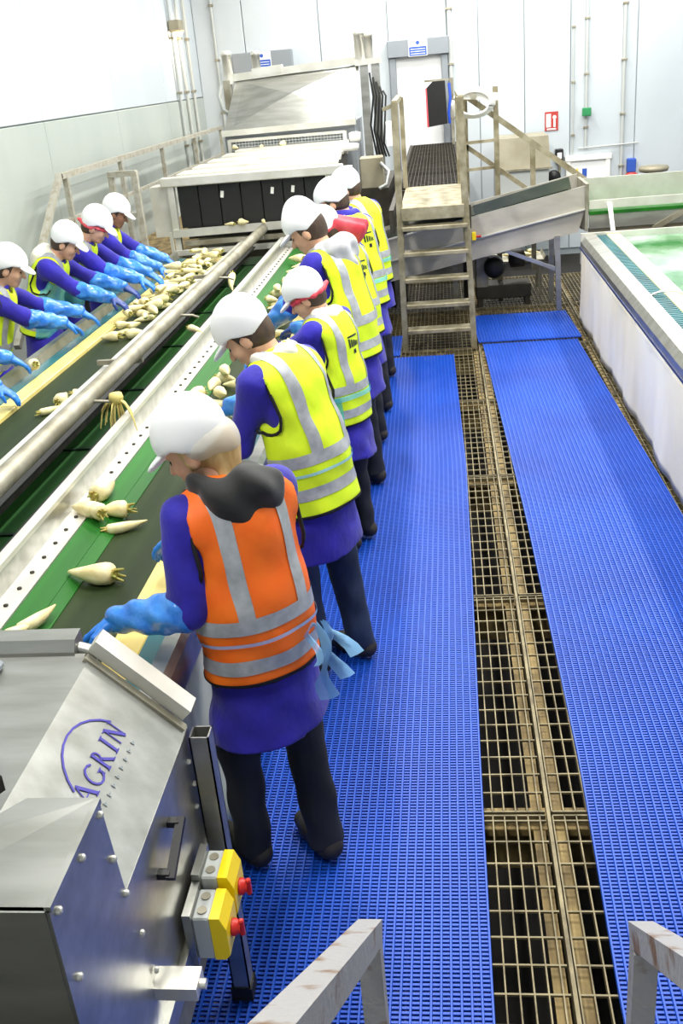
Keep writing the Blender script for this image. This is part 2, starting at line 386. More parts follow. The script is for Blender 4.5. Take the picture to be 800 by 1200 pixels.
for y, z in [(1.405, 1.17), (1.30, 1.165), (1.18, 1.165), (1.418, 1.05), (1.44, .94), (1.19, 1.0), (1.19, .84), (1.47, .80), (1.5, .66), (1.2, .66)]:
    MB().lathe([(.008, 0), (.008, .006), (.004, .009)], (HX+.006, y, z), 8, 'x').build('bolt', 'steel_bright', Hd)
for y, z in [(1.95, .86), (1.965, .78), (1.95, .72)]:
    MB().lathe([(.007, 0), (.007, .006), (.004, .009)], (HX+.002, y, z), 8, 'x').build('bolt', 'steel_bright', Hd)
# black bow handle
h = MB(); h.bar((HX, 1.745, .85), (HX+.03, 1.745, .85), .02, .016); h.bar((HX, 1.63, .805), (HX+.03, 1.63, .805), .02, .016); h.bar((HX+.032, 1.755, .855), (HX+.032, 1.62, .80), .014, .02, (1, 0, 0))
h.build('handle', 'black', Hd)
# steel lips along the back edge
MB().prof([(2.01, 1.125), (2.01, 1.15), (2.03, 1.175), (2.075, 1.18), (2.075, 1.125)], -1.75, -.945, 'x').build('edge_lip', 'steel', Hd)
MB().prof([(1.995, 1.118), (1.995, 1.14), (2.02, 1.14), (2.02, 1.118)], -1.75, RXg-.02, 'x').build('edge_lip', 'steel', Hd)
b = MB()
d = Vector((HX-RXg, 0, EZ-RZ)); p0 = Vector((RXg, 2.03, RZ+.02))-nrm*.02; p1 = p0+d*.98
b.bar(p0+nrm*.03, p1+nrm*.03, .06, .036, nrm); b.build('edge_lip', 'steel_bright', Hd)
MB().bar(p0+Vector((0, -.045, -.006)), p1+Vector((0.01, -.045, -.012)), .022, .03, nrm).build('edge_lip', 'steel_dull', Hd)
MB().bar(p0+Vector((0.005, -.075, -.012)), p1+Vector((-.012, -.075, -.012)), .03, .014, nrm).build('edge_lip', 'steel', Hd)
MB().tube((-.96, 2.05, 1.14), (-.90, 2.05, 1.12), .018).build('shaft', 'steel', Hd)
# corner tube leg with rubber foot
lg = MB(); x, y = -.653, 1.985
for a in ((x-.025, x-.021, y-.025, y+.025), (x+.021, x+.025, y-.025, y+.025), (x-.025, x+.025, y-.025, y-.021), (x-.025, x+.025, y+.021, y+.025)): lg.box(*a, .05, .925)
lg.build('leg', 'steel', Hd); MB().box(x-.03, x+.03, y-.03, y+.03, .012, .06).build('rubber_foot', 'black_rubber', Hd)
MB().bar((HX, 1.50, .62), (HX+.10, 1.50, .62), .06, .035).build('bracket', 'steel_bright', Hd)
MB().lathe([(.012, 0), (.012, .014)], (HX+.10, 1.50, .62), 6, 'x').build('bolt', 'steel_bright', Hd)
MB().box(-1.35, HX-.02, 1.3, 2.0, .25, .9).build('inner_housing', 'steel_dull', Hd)
for yy in (1.2, 1.95):
    MB().box(-1.6, -1.55, yy, yy+.05, 0, .9).build('leg', 'steel', Hd)
MB().box(HX-.06, HX-.01, 1.18, 1.23, 0, .45).build('leg', 'steel', Hd)
# latches at the left edge
MB().bar((-.935, 1.41, 1.2), (-.90, 1.47, 1.2), .03, .035).build('latch', 'dark_machine', Hd)
MB().bar((-.945, 1.36, 1.2), (-.935, 1.41, 1.2), .02, .02).build('latch', 'dark_machine', Hd)
MB().bbox(-1.17, -1.10, 1.80, 1.96, 1.145, 1.17, .008).build('latch', 'grey_header', Hd)
MB().bbox(-1.06, -.99, 1.50, 1.64, 1.155, 1.20, .008).build('cover_knob', 'sign_blue', Hd)
# lettering on the logo panel: AGRIN, arc, small second line (local frame u along +Y, v up the slope)
pu = Vector((0, 1, 0)); pv = Vector((RXg-HX, 0, RZ-EZ)).normalized(); pO = Vector((HX, HF, EZ))+nrm*.0025
def pt(u, v): return pO+pu*u+pv*v
def stroke(b, u0, v0, u1, v1, w):
    a = Vector((u0, v0)); c = Vector((u1, v1)); d = (c-a).normalized(); n = Vector((-d.y, d.x))*w/2
    b.slab([pt(*(a+n)), pt(*(a-n)), pt(*(c-n)), pt(*(c+n))], nrm, .0012)
def glyph(name, segs, u, v, sc=1.0, m='ink_purple'):
    b = MB()
    for s in segs:
        if len(s) == 5: stroke(b, u+s[0]*sc, v+s[1]*sc, u+s[2]*sc, v+s[3]*sc, s[4]*sc)
        else:
            cu, cv, r, a0, a1, w_ = s; k = 10
            for i in range(k):
                t0, t1 = math.radians(a0+(a1-a0)*i/k), math.radians(a0+(a1-a0)*(i+1)/k)
                stroke(b, u+(cu+r*math.cos(t0))*sc, v+(cv+r*math.sin(t0))*sc, u+(cu+r*math.cos(t1))*sc, v+(cv+r*math.sin(t1))*sc, w_*sc)
    return b.build(name, m, Hd)
gA = [(0, 0, .030, .07, .004), (.030, .07, .062, 0, .012), (.012, .026, .047, .026, .004), (-.006, 0, .010, 0, .004), (.050, 0, .072, 0, .004)]
gG = [(.034, .035, .033, 45, 330, .007), (.060, .028, .060, .006, .009), (.048, .028, .070, .028, .004)]
gR = [(.008, 0, .008, .07, .011), (.010, .052, .017, 90, -90, .006), (0, .069, .012, .069, .004), (.022, .034, .052, 0, .010), (-.002, 0, .018, 0, .004), (.044, 0, .062, 0, .004)]
gI = [(.012, 0, .012, .07, .011), (0, .069, .024, .069, .004), (0, .001, .024, .001, .004)]
gN = [(.006, 0, .006, .07, .004), (.006, .07, .050, 0, .012), (.050, 0, .050, .07, .004), (-.006, .069, .012, .069, .004), (.042, .069, .058, .069, .004)]
u0, v0 = .168, .137; sc = .74
for k, (g, du) in enumerate(zip((gA, gG, gR, gI, gN), (0, .082, .166, .244, .288))): glyph('letter', g, u0+du*sc, v0, sc)
glyph('logo_arc', [(.30, .115, .142, 28, 150, .005)], 0, 0, 1.0)
for k in range(9): glyph('small_print', [(0, 0, 0, .014, .0035), (.004, .007, .012, .007, .003)], u0+.0+k*.03, v0-.03, .8, 'wall_gap')

# two yellow and white isolator switches beside the hood
for k, (y, z) in enumerate([(1.845, .565), (1.735, .545)]):
    sx = -.655; q = .76
    t = thing('isolator_switch', ['yellow and grey isolator switch with red knob, next to the steel corner leg', 'yellow and grey isolator switch with red knob, next to the steel bracket end'][k], 'switch', (sx, y, z-.06), 'isolator switches')
    MB().bbox(sx, sx+.042, y-.048, y+.048, z-.065, z+.065, .004).build('back_box', 'plastic_grey', t)
    MB().prof([(sx+.042, z-.065), (sx+.042, z+.065), (sx+.066, z+.065), (sx+.080, z+.03), (sx+.080, z-.05), (sx+.068, z-.065)], y-.048, y+.048).build('cover', 'yellow_plastic', t)
    MB().lathe([(.021, 0), (.021, .010), (.016, .016), (.015, .022)], (sx+.080, y, z-.01), 14, 'x').build('knob', 'red_plastic', t)
    MB().bbox(sx+.098, sx+.110, y-.007, y+.007, z-.034, z+.014, .003).build('knob_grip', 'red_plastic', t)
    for dy in (-.022, .022): MB().lathe([(.012, 0), (.012, .003)], (sx+.021, y+dy, z+.065), 12).build('cable_plug', 'steel_dull', t)
    MB().box(sx-.02, sx, y-.054, y+.054, z-.08, z+.08).build('mounting_plate', 'steel', t)

# ------------------------------------------------------------------ near stair handrails
def hand_rail(label, x):
    t = thing('stair_handrail', label, 'handrail', (x, 1.31, 0))
    MB().bar((x, 1.335, .955), (x, .50, 1.69), .044, .044).build('rail', 'rail_worn', t)
    MB().bar((x, 1.31, 0), (x, 1.31, .955), .042, .042, (0, 1, 0)).build('post', 'rail_worn', t)
    MB().bar((x, 1.31, .52), (x, .9, .9), .035, .035).build('middle_rail', 'rail_worn', t)
hand_rail('worn grey square-tube stair handrail rising from the mat by the machine hood', -.185)
hand_rail('worn grey square-tube stair handrail rising from the mat beside the curtained table', .30)

# ------------------------------------------------------------------ right-hand table with white curtain
T2 = thing('washing_table', 'steel inspection table with white curtain, teal strip and wet green belt', 'sorting table', (1.9, 3.2, 0))
R0, R1 = 1.8, 9.65
def pr2(name, pts, m, y0=R0, y1=R1): return MB().prof(pts, y0, y1).build(name, m, T2)
pr2('edge_rail', [(1.265, .70), (1.265, .755), (1.30, .80), (1.40, .815), (1.40, .70)], 'steel')
pr2('under_trim', [(1.258, .69), (1.258, .706), (1.275, .706), (1.275, .69)], 'navy_trim')
pr2('teal_strip', [(1.402, .70), (1.402, .80), (1.50, .80), (1.50, .70)], 'teal')
b = MB()
for y in np.arange(R0, R1, .05): b.box(1.404, 1.498, y, y+.028, .80, .806)
tag(b.build('teal_ridges', 'teal', T2), kind='stuff')
y = R0; k = 0
while y < R1-.1:
    e = min(y+1.35, R1-.05); MB().bbox(1.502, 1.615, y, e-.006, .76, .812, .004).build('guide_board', 'cream_board', T2); y = e
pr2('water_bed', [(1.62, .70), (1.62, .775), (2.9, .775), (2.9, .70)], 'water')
pr2('inner_rail', [(1.618, .76), (1.618, .80), (1.635, .80), (1.635, .76)], 'steel')
MB().box(1.265, 2.9, R1-.03, R1, .55, .83).build('end_plate', 'steel_bright', T2)
pr2('far_channel', [(2.35, .70), (2.35, .96), (2.42, 1.0), (2.9, 1.0), (2.9, .70)], 'steel', 3.2, 8.9)
for y in (2.4, 5, 7.5, 9.5):
    MB().box(1.33, 1.39, y, y+.06, 0, .7).build('leg', 'steel_dull', T2)
curtain('white_curtain', '', 1.265, R0, 9.6, .02, .705, 'curtain', .010, T2, 3, -1)
for y in (4.4, 5.6, 6.8, 8.0, 9.2): MB().lathe([(.012, 0), (.012, .006)], (1.262, y, .68), 8, 'x').build('curtain_stud', 'plastic_white', T2)
MB().path([(1.40, 7.0, .81), (1.46, 7.0, .83), (1.56, 6.98, .835), (1.66, 6.96, .80)], .008).build('wire_tie', 'steel_bright', T2)

# ------------------------------------------------------------------ sloping conveyor behind the ladder
CY = 10.1
T3 = thing('sloping_conveyor', 'steel conveyor sloping up behind the ladder towards the washing table', 'conveyor', (.4, CY, 0))
def cz(x): return .80+(x+.70)*.195      # upper edge of the side panel
n = Vector((0, -1, 0))
MB().slab([(-.75, CY-.02, cz(-.75)), (1.36, CY-.02, cz(1.36)), (1.36, CY-.02, cz(1.36)-.21), (-.75, CY-.02, cz(-.75)-.20)], n, .02).build('side_panel', 'steel_warm', T3)
MB().slab([(-.75, CY, cz(-.75)-.215), (1.36, CY, cz(1.36)-.225), (1.30, CY, cz(1.3)-.42), (-.75, CY, cz(-.75)-.42)], n, .02).build('lower_panel', 'steel_warm', T3)
MB().bar((-.75, CY-.03, cz(-.75)-.21), (1.36, CY-.03, cz(1.36)-.215), .03, .012).build('flange', 'steel_bright', T3)
MB().bar((-.75, CY-.035, cz(-.75)+.004), (.0, CY-.035, cz(0)+.004), .04, .012).build('flange', 'steel_bright', T3)
MB().bar((-.75, CY+.30, cz(-.75)+.0), (1.2, CY+.30, cz(1.2)+.0), .60, .02).build('belt', 'belt_dark', T3)
MB().bar((.3, CY+.0, cz(.3)+.04), (1.22, CY+.02, cz(1.22)+.06), .012, .12).build('splash_strip', 'steel_plate', T3)
MB().slab([(-.75, CY+.6, cz(-.75)+.05), (1.36, CY+.6, cz(1.36)+.05), (1.36, CY+.6, cz(1.36)-.4), (-.75, CY+.6, cz(-.75)-.4)], n, .02).build('side_panel', 'steel_warm', T3)
MB().box(1.36, 1.39, CY-.05, CY+.6, .78, 1.22).build('end_plate', 'steel_dull', T3)
for x in (1.10,):
    MB().bar((x, CY, cz(x)-.40), (x+.02, CY, 0), .05, .05).build('leg', 'steel', T3); MB().bar((x-.5, CY+.02, cz(x-.5)-.42), (x, CY+.02, .42), .035, .03, (0, 1, 0)).build('brace', 'steel', T3)
    MB().bar((x, CY+.55, cz(x)-.40), (x, CY+.55, 0), .05, .05).build('leg', 'steel', T3)
MB().bar((.1, CY+.4, .7), (.1, CY+.4, 0), .05, .05).build('leg', 'steel_dull', T3)
MB().bbox(.27, .31, CY-.07, CY-.04, .77, .85, .004).build('switch_plate', 'yellow_plastic', T3)
MB().lathe([(.012, 0), (.012, .05)], (.31, CY-.055, .805), 10, 'x').build('switch_knob', 'red_plastic', T3)
# flat discharge chute to the right of the conveyor
T4 = thing('discharge_chute', 'flat steel discharge chute with green lining above the washing table', 'chute', (1.9, CY, 0))
MB().prof([(CY-.02, .98), (CY-.02, 1.06), (CY, 1.06), (CY, .98)], 1.40, 3.3, 'x').build('front_wall', 'steel_bright', T4)
MB().prof([(CY-.05, .93), (CY-.05, .96), (CY+.6, .96), (CY+.6, .93)], 1.40, 3.3, 'x').build('lining', 'skirt_green', T4)
MB().prof([(CY+.6, .93), (CY+.6, 1.2), (CY+.62, 1.2), (CY+.62, .93)], 1.40, 3.3, 'x').build('back_wall', 'steel_bright', T4)
MB().prof([(CY-.04, .80), (CY-.04, .925), (CY-.02, .925), (CY-.02, .80)], 1.40, 2.35, 'x').build('apron_plate', 'steel', T4)
MB().bar((2.42, CY-.05, .98), (2.0, CY-.05, .76), .05, .03, (0, 1, 0)).build('brace', 'steel_dull', T4)
MB().prof([(CY+.0, .66), (CY+.0, .80), (CY+.02, .80), (CY+.02, .66)], 1.40, 2.3, 'x').build('lower_plate', 'tank_brown', T4)
MB().tube((1.585, CY-.25, .80), (1.575, CY-.05, 1.03), .012).build('drip_pipe', 'plastic_white', T4)
MB().tube((1.605, CY-.25, .80), (1.60, CY-.05, 1.03), .010).build('drip_pipe', 'plastic_white', T4)
for x in (1.5, 3.2): MB().box(x, x+.05, CY+.55, CY+.6, 0, .93).build('leg', 'steel_dull', T4)
# drive unit and dark machinery under the conveyor
T5 = thing('drive_unit', 'dark motor unit with round black cover beneath the sloping conveyor', 'motor', (.55, 10.7, 0))
MB().lathe([(.02, -.09), (.085, -.085), (.105, -.05), (.105, .12), (.09, .14), (.02, .15)], (.50, 10.45, .42), 20, 'y').build('motor_cover', 'black', T5)
MB().lathe([(.03, 0), (.09, .02), (.09, .16), (.03, .18)], (.66, 10.7, .45), 18, 'x').build('motor_body', 'dark_machine', T5)
MB().bbox(.31, .44, 10.5, 10.82, .2, .62, .01).build('gearbox', 'steel_dull', T5)
MB().bbox(.31, .88, 10.5, 10.82, .08, .22, .01).build('base_frame', 'dark_machine', T5)
MB().box(.33, .38, 10.5, 10.8, 0, .1).build('foot', 'dark_machine', T5); MB().box(.82, .87, 10.5, 10.8, 0, .1).build('foot', 'dark_machine', T5)
T6 = thing('waste_tray', 'low steel tray on legs under the sloping conveyor', 'tray', (.9, 10.9, 0))
MB().prof([(.5, .36), (.5, .42), (.52, .38), (1.05, .38), (1.07, .42), (1.07, .36)], 10.92, 11.4).build('tray', 'steel_dull', T6)
for x in (.52, 1.0): [MB().box(x, x+.03, yy, yy+.03, 0, .36).build('leg', 'steel_dull', T6) for yy in (10.94, 11.34)]

# ------------------------------------------------------------------ ladder platform
LY = 8.92
L = thing('access_ladder', 'steep steel access ladder with wide treads up to a raised walkway', 'ladder', (-.1, LY, 0))
for x, tx in ((-.39, -.37), (.235, .17)):
    MB().bar((x, LY, 0), (tx+(x-tx)*.4, LY+.03, 1.3), .05, .075, (0, 1, 0)).build('stringer', 'ladder', L)
    MB().bar((tx+(x-tx)*.4, LY+.03, .95), (tx, LY, 2.12), .055, .055, (0, 1, 0)).build('guard_post', 'ladder', L)
for k, z in enumerate((.20, .43, .66, .89, 1.11)):
    MB().bbox(-.36, .205, LY-.06, LY+.10, z-.035, z, .004).build('tread', 'ladder', L)
MB().bbox(-.36, .18, LY-.04, LY, 1.16, 1.27, .004).build('nosing', 'ladder', L)
for x in (-.37, .18):
    MB().bar((x, LY, 2.11), (x-.02*(x < 0), LY+1.7, 2.11), .045, .045).build('top_rail', 'ladder', L)
    MB().bar((x, LY+1.7, 1.25), (x, LY+1.7, 2.11), .045, .045, (0, 1, 0)).build('guard_post', 'ladder', L)
MB().bar((-.37, LY+.02, 2.10), (-.47, LY+.05, 2.07), .03, .03).build('rail_stub', 'ladder', L)
MB().bbox(-.45, -.40, LY-.03, LY, 1.78, 1.98, .004).build('notice_tag', 'plastic_white', L)
Wk = thing('raised_walkway', 'raised brown steel walkway leading back to the white door', 'walkway', (-.1, 12, 0))
MB().box(-.37, .20, LY+.04, 10.65, 1.225, 1.25).build('landing_plate', 'ladder', Wk)
for k in range(4):
    y = 10.68+k*1.42
    b = grating_mesh(.62, 1.4); b.v = [(p[0]-.42, p[1]+y, p[2]+1.25) for p in b.v]; b.build('grating_panel', 'dark_machine', Wk, fix=False)
MB().box(-.42, .2, 10.66, 16.4, 1.10, 1.215).build('deck_plate', 'dark_machine', Wk)
for x in (-.45, .22):
    MB().box(x-.02, x+.02, LY+.04, 16.4, 1.05, 1.25).build('edge_beam', 'dark_machine', Wk)
    for y in (10.85, 13.2, 16.0): MB().box(x-.03, x+.03, y, y+.06, 0, 1.05).build('support_post', 'dark_machine', Wk)
# stair down to the right of the ladder
St = thing('side_stair', 'sloping twin-rail steel stair handrail to the right of the ladder', 'handrail', (.8, 10.85, 0))
MB().bar((.22, 10.85, 2.10), (1.62, 10.85, 1.05), .055, .055).build('top_rail', 'ladder', St)
MB().bar((.24, 10.85, 1.60), (1.45, 10.85, .69), .045, .045).build('middle_rail', 'ladder', St)
MB().bar((.93, 10.85, 1.56), (.94, 10.85, .3), .05, .05, (0, 1, 0)).build('post', 'ladder', St)
MB().bar((1.60, 10.85, 1.06), (1.60, 10.85, 0), .05, .05, (0, 1, 0)).build('post', 'ladder', St)
MB().bar((.26, 10.85, 2.10), (.26, 10.85, 0), .045, .045, (0, 1, 0)).build('post', 'ladder', St)
Gr = thing('guard_gate', 'tall light steel guard frame standing beside the ladder top', 'guard frame', (.4, 10.78, 0))
MB().bar((.56, 10.78, 2.13), (.58, 10.78, 0), .05, .05, (0, 1, 0)).build('post', 'ladder', Gr)
for z in (2.03, 1.62, 1.36, 1.0): MB().bar((.24, 10.78, z), (.57, 10.78, z+.01), .03, .03).build('cross_rail', 'ladder', Gr)
MB().bar((.24, 10.78, 2.10), (.26, 10.78, 0), .035, .035, (0, 1, 0)).build('post', 'ladder', Gr)
HR = thing('hose_reel', 'white hose coil hanging at the top of the ladder', 'hose', (.36, 10.68, 1.9))
b = MB()
for k in range(5):
    r = .22-.012*k
    b.path([(.34+r*math.cos(a)*.95, 10.67-.012*k, 2.0+r*.62*math.sin(a)) for a in np.linspace(0, 2*PI, 25)], .012)
b.build('hose', 'plastic_white', HR); MB().tube((.34, 10.58, 2.06), (.34, 10.76, 2.06), .03).build('hub', 'steel_dull', HR)
MB().bar((.2, 10.66, 2.08), (.58, 10.66, 2.04), .07, .02, (0, 1, 0)).build('holder', 'plastic_white', HR)

# ------------------------------------------------------------------ big grading machine
G = thing('grading_machine', 'large steel grading machine with hopper hood at the head of the table', 'machine', (-1.75, 10.5, 0))
GY = 9.75; gx0, gx1 = -2.66, -.90
MB().box(gx0+.06, gx1-.18, GY+.9, GY+.95, .55, 1.55).build('back_plate', 'steel_dull', G)
for x in (gx0+.04, gx1-.19): MB().box(x, x+.06, GY, GY+.06, .0, 1.56).build('front_post', 'steel_bright', G)
MB().bbox(gx0-.02, gx1-.02, GY-.02, GY+.10, 1.515, 1.60, .008).build('front_beam', 'steel_bright', G)
MB().box(gx0-.15, gx0+.03, GY+.05, GY+.3, 1.05, 1.52).build('side_box', 'steel_bright', G)
MB().box(gx1-.12, gx1+.05, GY+.05, GY+.3, 1.2, 1.56).build('side_box', 'steel_bright', G)
for k in range(7):
    x = gx0+.12+k*.207; MB().box(x, x+.195, GY+.06, GY+.07, 1.12, 1.51).build('rubber_flap', 'black_rubber', G)
for x in (gx0+.55, gx1-.72, gx1-.52):
    MB().bar((x, GY+.05, 1.38), (x+.01, GY+.05, 1.44), .03, .01, (0, 1, 0)).build('clip', 'plastic_white', G)
MB().bar((gx0+.04, GY-.01, 1.08), (gx1-.1, GY-.01, 1.10), .05, .07).build('cross_rail', 'steel_bright', G)
MB().bar((gx0+.15, GY-.03, .985), (gx1-.1, GY-.03, 1.0), .04, .045).build('cross_rail', 'steel_dull', G)
MB().bar((gx0+.04, GY-.04, .90), (gx1-.1, GY-.04, .92), .05, .05).build('cross_rail', 'steel_bright', G)
MB().bar((gx0+.02, GY-.03, .86), (gx0+.02, GY-.03, 1.1), .03, .03).build('rail_post', 'steel_bright', G)
for x in (gx0+.06, gx1-.2): MB().box(x, x+.07, GY+.1, GY+.17, 0, .9).build('leg', 'steel_dull', G)
# stepped cover plates
for k in range(5):
    y = GY+.10+k*.33; z = 1.585+k*.022; x0 = gx0+.12+k*.085
    MB().slab([(x0, y, z+.03), (gx1-.07, y, z+.03), (gx1-.09, y+.34, z+.035), (x0, y+.34, z+.035)], (0, 0, 1), .03).build('cover_plate', 'steel_bright', G)
MB().box(gx0+.15, gx1-.12, GY+.15, 11.4, 1.0, 1.57).build('body', 'dark_machine', G)
HY = 11.5
# wire mesh guard: frame + wires
b = MB(); mx0, mx1, mz0, mz1 = -2.31, -1.03, 1.60, 1.79
for x in np.arange(mx0, mx1, .035): b.box(x-.003, x+.003, HY-.01, HY-.004, mz0, mz1)
for z in np.arange(mz0, mz1, .03): b.box(mx0, mx1, HY-.012, HY-.006, z-.003, z+.003)
b.build('mesh_guard', 'plastic_grey', G)
MB().bar((mx0, HY-.01, mz1), (mx1, HY-.01, mz1), .03, .03).build('mesh_frame', 'steel_bright', G)
for x in (mx0, mx1): MB().bar((x, HY-.01, 1.56), (x, HY-.01, mz1+.01), .04, .04, (0, 1, 0)).build('mesh_frame', 'steel_bright', G)
MB().box(-2.36, -.92, HY+.03, HY+1.2, .9, 1.88).build('hood_base', 'grey_header', G)
# folded hood: front triangle between two slopes, all one steel
bz, tz, by, ty = 1.885, 2.40, HY-.03, HY+.75
BLp, BRp, TLp, TRp = (-2.36, by, bz), (-.91, by, bz+.015), (-2.30, ty, tz), (-.88, ty, tz+.05)
AP = (-1.60, by+.28, 2.22)
AR = (-1.02, ty-.02, tz+.03)
MB().slab([BLp, BRp, AP], (0, -1, .6), .015).build('hood_front', 'steel', G)
MB().slab([BLp, AP, AR, TLp], (0, -.8, .6), .015).build('hood_slope', 'steel', G)
MB().slab([BRp, TRp, AR, AP], (0, -.8, .6), .015).build('hood_slope', 'steel', G)
MB().bar((-2.38, by, bz-.015), (-.90, by, bz), .05, .06).build('hood_rim', 'steel_bright', G)
MB().slab([(-2.42, ty-.04, tz-.02), (-.86, ty-.04, tz+.05), (-.86, ty-.04, tz+.13), (-2.42, ty-.04, tz+.06)], (0, -1, 0), .1).build('top_beam', 'steel_bright', G)
MB().bar((-2.1, ty, tz+.06), (-1.75, ty, tz+.08), .1, .08).build('top_block', 'steel_bright', G)
for x, y, z0, z1, r in [(-2.38, ty-.02, 2.36, 2.70, .055), (-2.09, ty+.25, 2.42, 2.68, .05), (-.86, ty-.05, 2.45, 2.78, .055), (-.77, ty+.15, 2.45, 2.76, .05)]:
    MB().lathe([(r, z0), (r, z1-.04), (r*1.1, z1-.04), (r*1.1, z1), (r*.5, z1+.01)], (x, y, 0), 14).build('lift_cylinder', 'steel_bright', G)
for x in (-.87, -.74):
    MB().box(x, x+.09, ty-.06, ty+.04, .9, tz+.05).build('side_post', 'steel', G)
MB().bar((-.92, ty-.05, tz+.06), (-.62, ty-.05, tz+.07), .1, .06).build('post_cap', 'steel_bright', G)
MB().box(-2.44, -2.36, ty-.1, ty+.05, .6, tz).build('side_post', 'steel_dull', G)
for k in range(5):
    x = -.76+.035*k
    MB().path([(x, ty-.12, 2.35-.05*k), (x+.03, ty-.16, 2.1), (x-.02, ty-.15, 1.8-.05*k), (x+.03, ty-.14, 1.45)], .012, 6).build('cable', 'black', G)
MB().path([(-2.46, ty-.1, 2.36), (-2.50, ty-.12, 2.25), (-2.47, ty-.12, 2.1), (-2.40, ty-.1, 2.05)], .02, 8).build('cable', 'plastic_grey', G)
MB().bbox(-.84, -.60, GY+1.02, GY+1.25, 1.25, 1.56, .01).build('gearbox', 'tank_brown', G)
MB().lathe([(.07, 0), (.09, .02), (.09, .06), (.05, .07)], (-.90, GY+.75, 1.66), 16).build('motor_cap', 'plastic_white', G)
MB().lathe([(.05, 0), (.06, .02), (.06, .08), (.03, .09)], (-.88, GY+1.2, 1.72), 16).build('motor_cap', 'plastic_white', G)
MB().lathe([(.025, 0), (.025, .18)], (-.86, GY+.4, 1.22), 12).build('green_bottle', 'green_plastic', G)
MB().box(-.88, -.55, GY+1.0, HY+1.1, .0, 1.25).build('drive_housing', 'dark_machine', G)
MB().path([(-.62, GY+1.0, 1.5), (-.54, GY+.95, 1.42), (-.56, GY+.9, 1.3), (-.64, GY+.9, 1.26)], .018, 8).build('cable', 'plastic_grey', G)

# ------------------------------------------------------------------ left walkway with handrails
LW = thing('side_walkway', 'brown raised walkway along the left wall behind the workers', 'walkway', (-3.2, 9.4, 0))
for k in range(5):
    y = 8.7+k*1.5
    MB().box(-3.62, -2.72, y, y+1.49, .70, .74).build('deck_plate', 'grate_beam', LW)
MB().box(-2.76, -2.70, 8.7, 16.2, .55, .72).build('edge_beam', 'dark_machine', LW)
for y in (8.75, 12, 16): MB().box(-2.8, -2.74, y, y+.06, 0, .7).build('support_post', 'dark_machine', LW)
WR = thing('guard_handrail', 'grey steel twin-rail handrail running along the left wall', 'handrail', (-3.38, 10, .74))
MB().bar((-3.38, 9.0, 1.745), (-3.38, 16.3, 1.745), .05, .05).build('top_rail', 'rail_paint', WR)
MB().bar((-3.38, 9.0, 1.36), (-3.38, 16.3, 1.36), .035, .035).build('middle_rail', 'rail_paint', WR)
MB().bar((-3.38, 9.02, 1.76), (-3.38, 7.4, .62), .05, .05).build('stair_rail', 'rail_paint', WR)
MB().bar((-3.38, 9.02, 1.37), (-3.38, 7.6, .40), .035, .035).build('stair_rail', 'rail_paint', WR)
for y in (9.15, 10.85, 12.6, 14.4, 16.2): MB().bar((-3.38, y, .74), (-3.38, y, 1.74), .045, .045, (0, 1, 0)).build('post', 'rail_paint', WR)
PF = thing('portal_frame', 'grey steel hoop rail standing beside the head-covered worker at the grading machine', 'handrail', (-2.9, 9.5, .74))
MB().bar((-2.80, 9.35, .5), (-2.80, 9.35, 1.715), .055, .055, (0, 1, 0)).build('post', 'rail_paint', PF)
MB().bar((-3.04, 9.40, .74), (-3.04, 9.40, 1.715), .05, .05, (0, 1, 0)).build('post', 'rail_paint', PF)
MB().bar((-3.06, 9.40, 1.70), (-2.78, 9.35, 1.70), .05, .05).build('top_rail', 'rail_paint', PF)
MB().bar((-3.04, 9.40, 1.32), (-2.80, 9.35, 1.33), .04, .04).build('middle_rail', 'rail_paint', PF)

# ------------------------------------------------------------------ back wall fittings
def wy(d=0): return WY-d
D = struct('door_1', MB().box(-.62, .06, WY-.02, WY-.004, .0, 2.50), 'sign_white', 'white door in the grey frame in the back wall')
for x in (-.72, .06): MB().bbox(x, x+.10, WY-.10, WY-.002, 0, 2.5, .01).build('door_frame', 'grey_header', D)
MB().bbox(-.74, .18, WY-.14, WY-.002, 2.50, 2.74, .01).build('door_header', 'grey_header', D)
D2 = struct('door_2', MB().box(-3.0, -2.28, WY-.02, WY-.004, 0, 2.48), 'wall_dado', 'pale door behind the grading machine')
MB().bbox(-3.10, -2.18, WY-.14, WY-.002, 2.48, 2.76, .01).build('door_header', 'grey_header', D2)
for x in (-3.10, -2.28): MB().bbox(x, x+.10, WY-.10, WY-.002, 0, 2.48, .01).build('door_frame', 'grey_header', D2)
def wall_sign(label, x0, x1, z0, z1, y, rows, base='sign_white', frac=.55):
    t = thing('door_sign', label, 'sign', ((x0+x1)/2, y, z0))
    MB().box(x0, x1, y-.008, y, z0, z1).build('board', base, t)
    MB().box(x0+.01, x1-.01, y-.011, y-.008, z0+.01, z0+(z1-z0)*frac).build('blue_field', 'sign_blue', t)
    for k in range(rows):
        z = z0+(z1-z0)*frac*(.25+.25*k)
        MB().box(x0+.03, x1-.03, y-.013, y-.011, z-.004, z+.004).build('text_line', 'sign_white', t)
    MB().lathe([(.028, 0), (.028, .002)], ((x0+x1)/2, y-.011, z0+(z1-z0)*.78), 12, 'y').build('symbol', 'sign_blue', t)
wall_sign('white and blue safety notice above the white door with the grey frame', -.42, -.14, 2.50, 2.735, WY-.142, 3)
wall_sign('white and blue safety notice above the door behind the grading machine', -2.78, -2.50, 2.51, 2.755, WY-.142, 3)
FS = thing('fire_sign', 'red fire equipment sign with white symbols on the back wall', 'sign', (1.70, WY, 1.3))
MB().box(1.60, 1.80, WY-.012, WY-.002, 1.29, 1.56).build('board', 'sign_red', FS)
MB().box(1.62, 1.69, WY-.016, WY-.012, 1.34, 1.53).build('symbol', 'sign_white', FS)
MB().lathe([(.028, 0), (.028, .003)], (1.745, WY-.015, 1.48), 12, 'y').build('symbol', 'sign_white', FS)
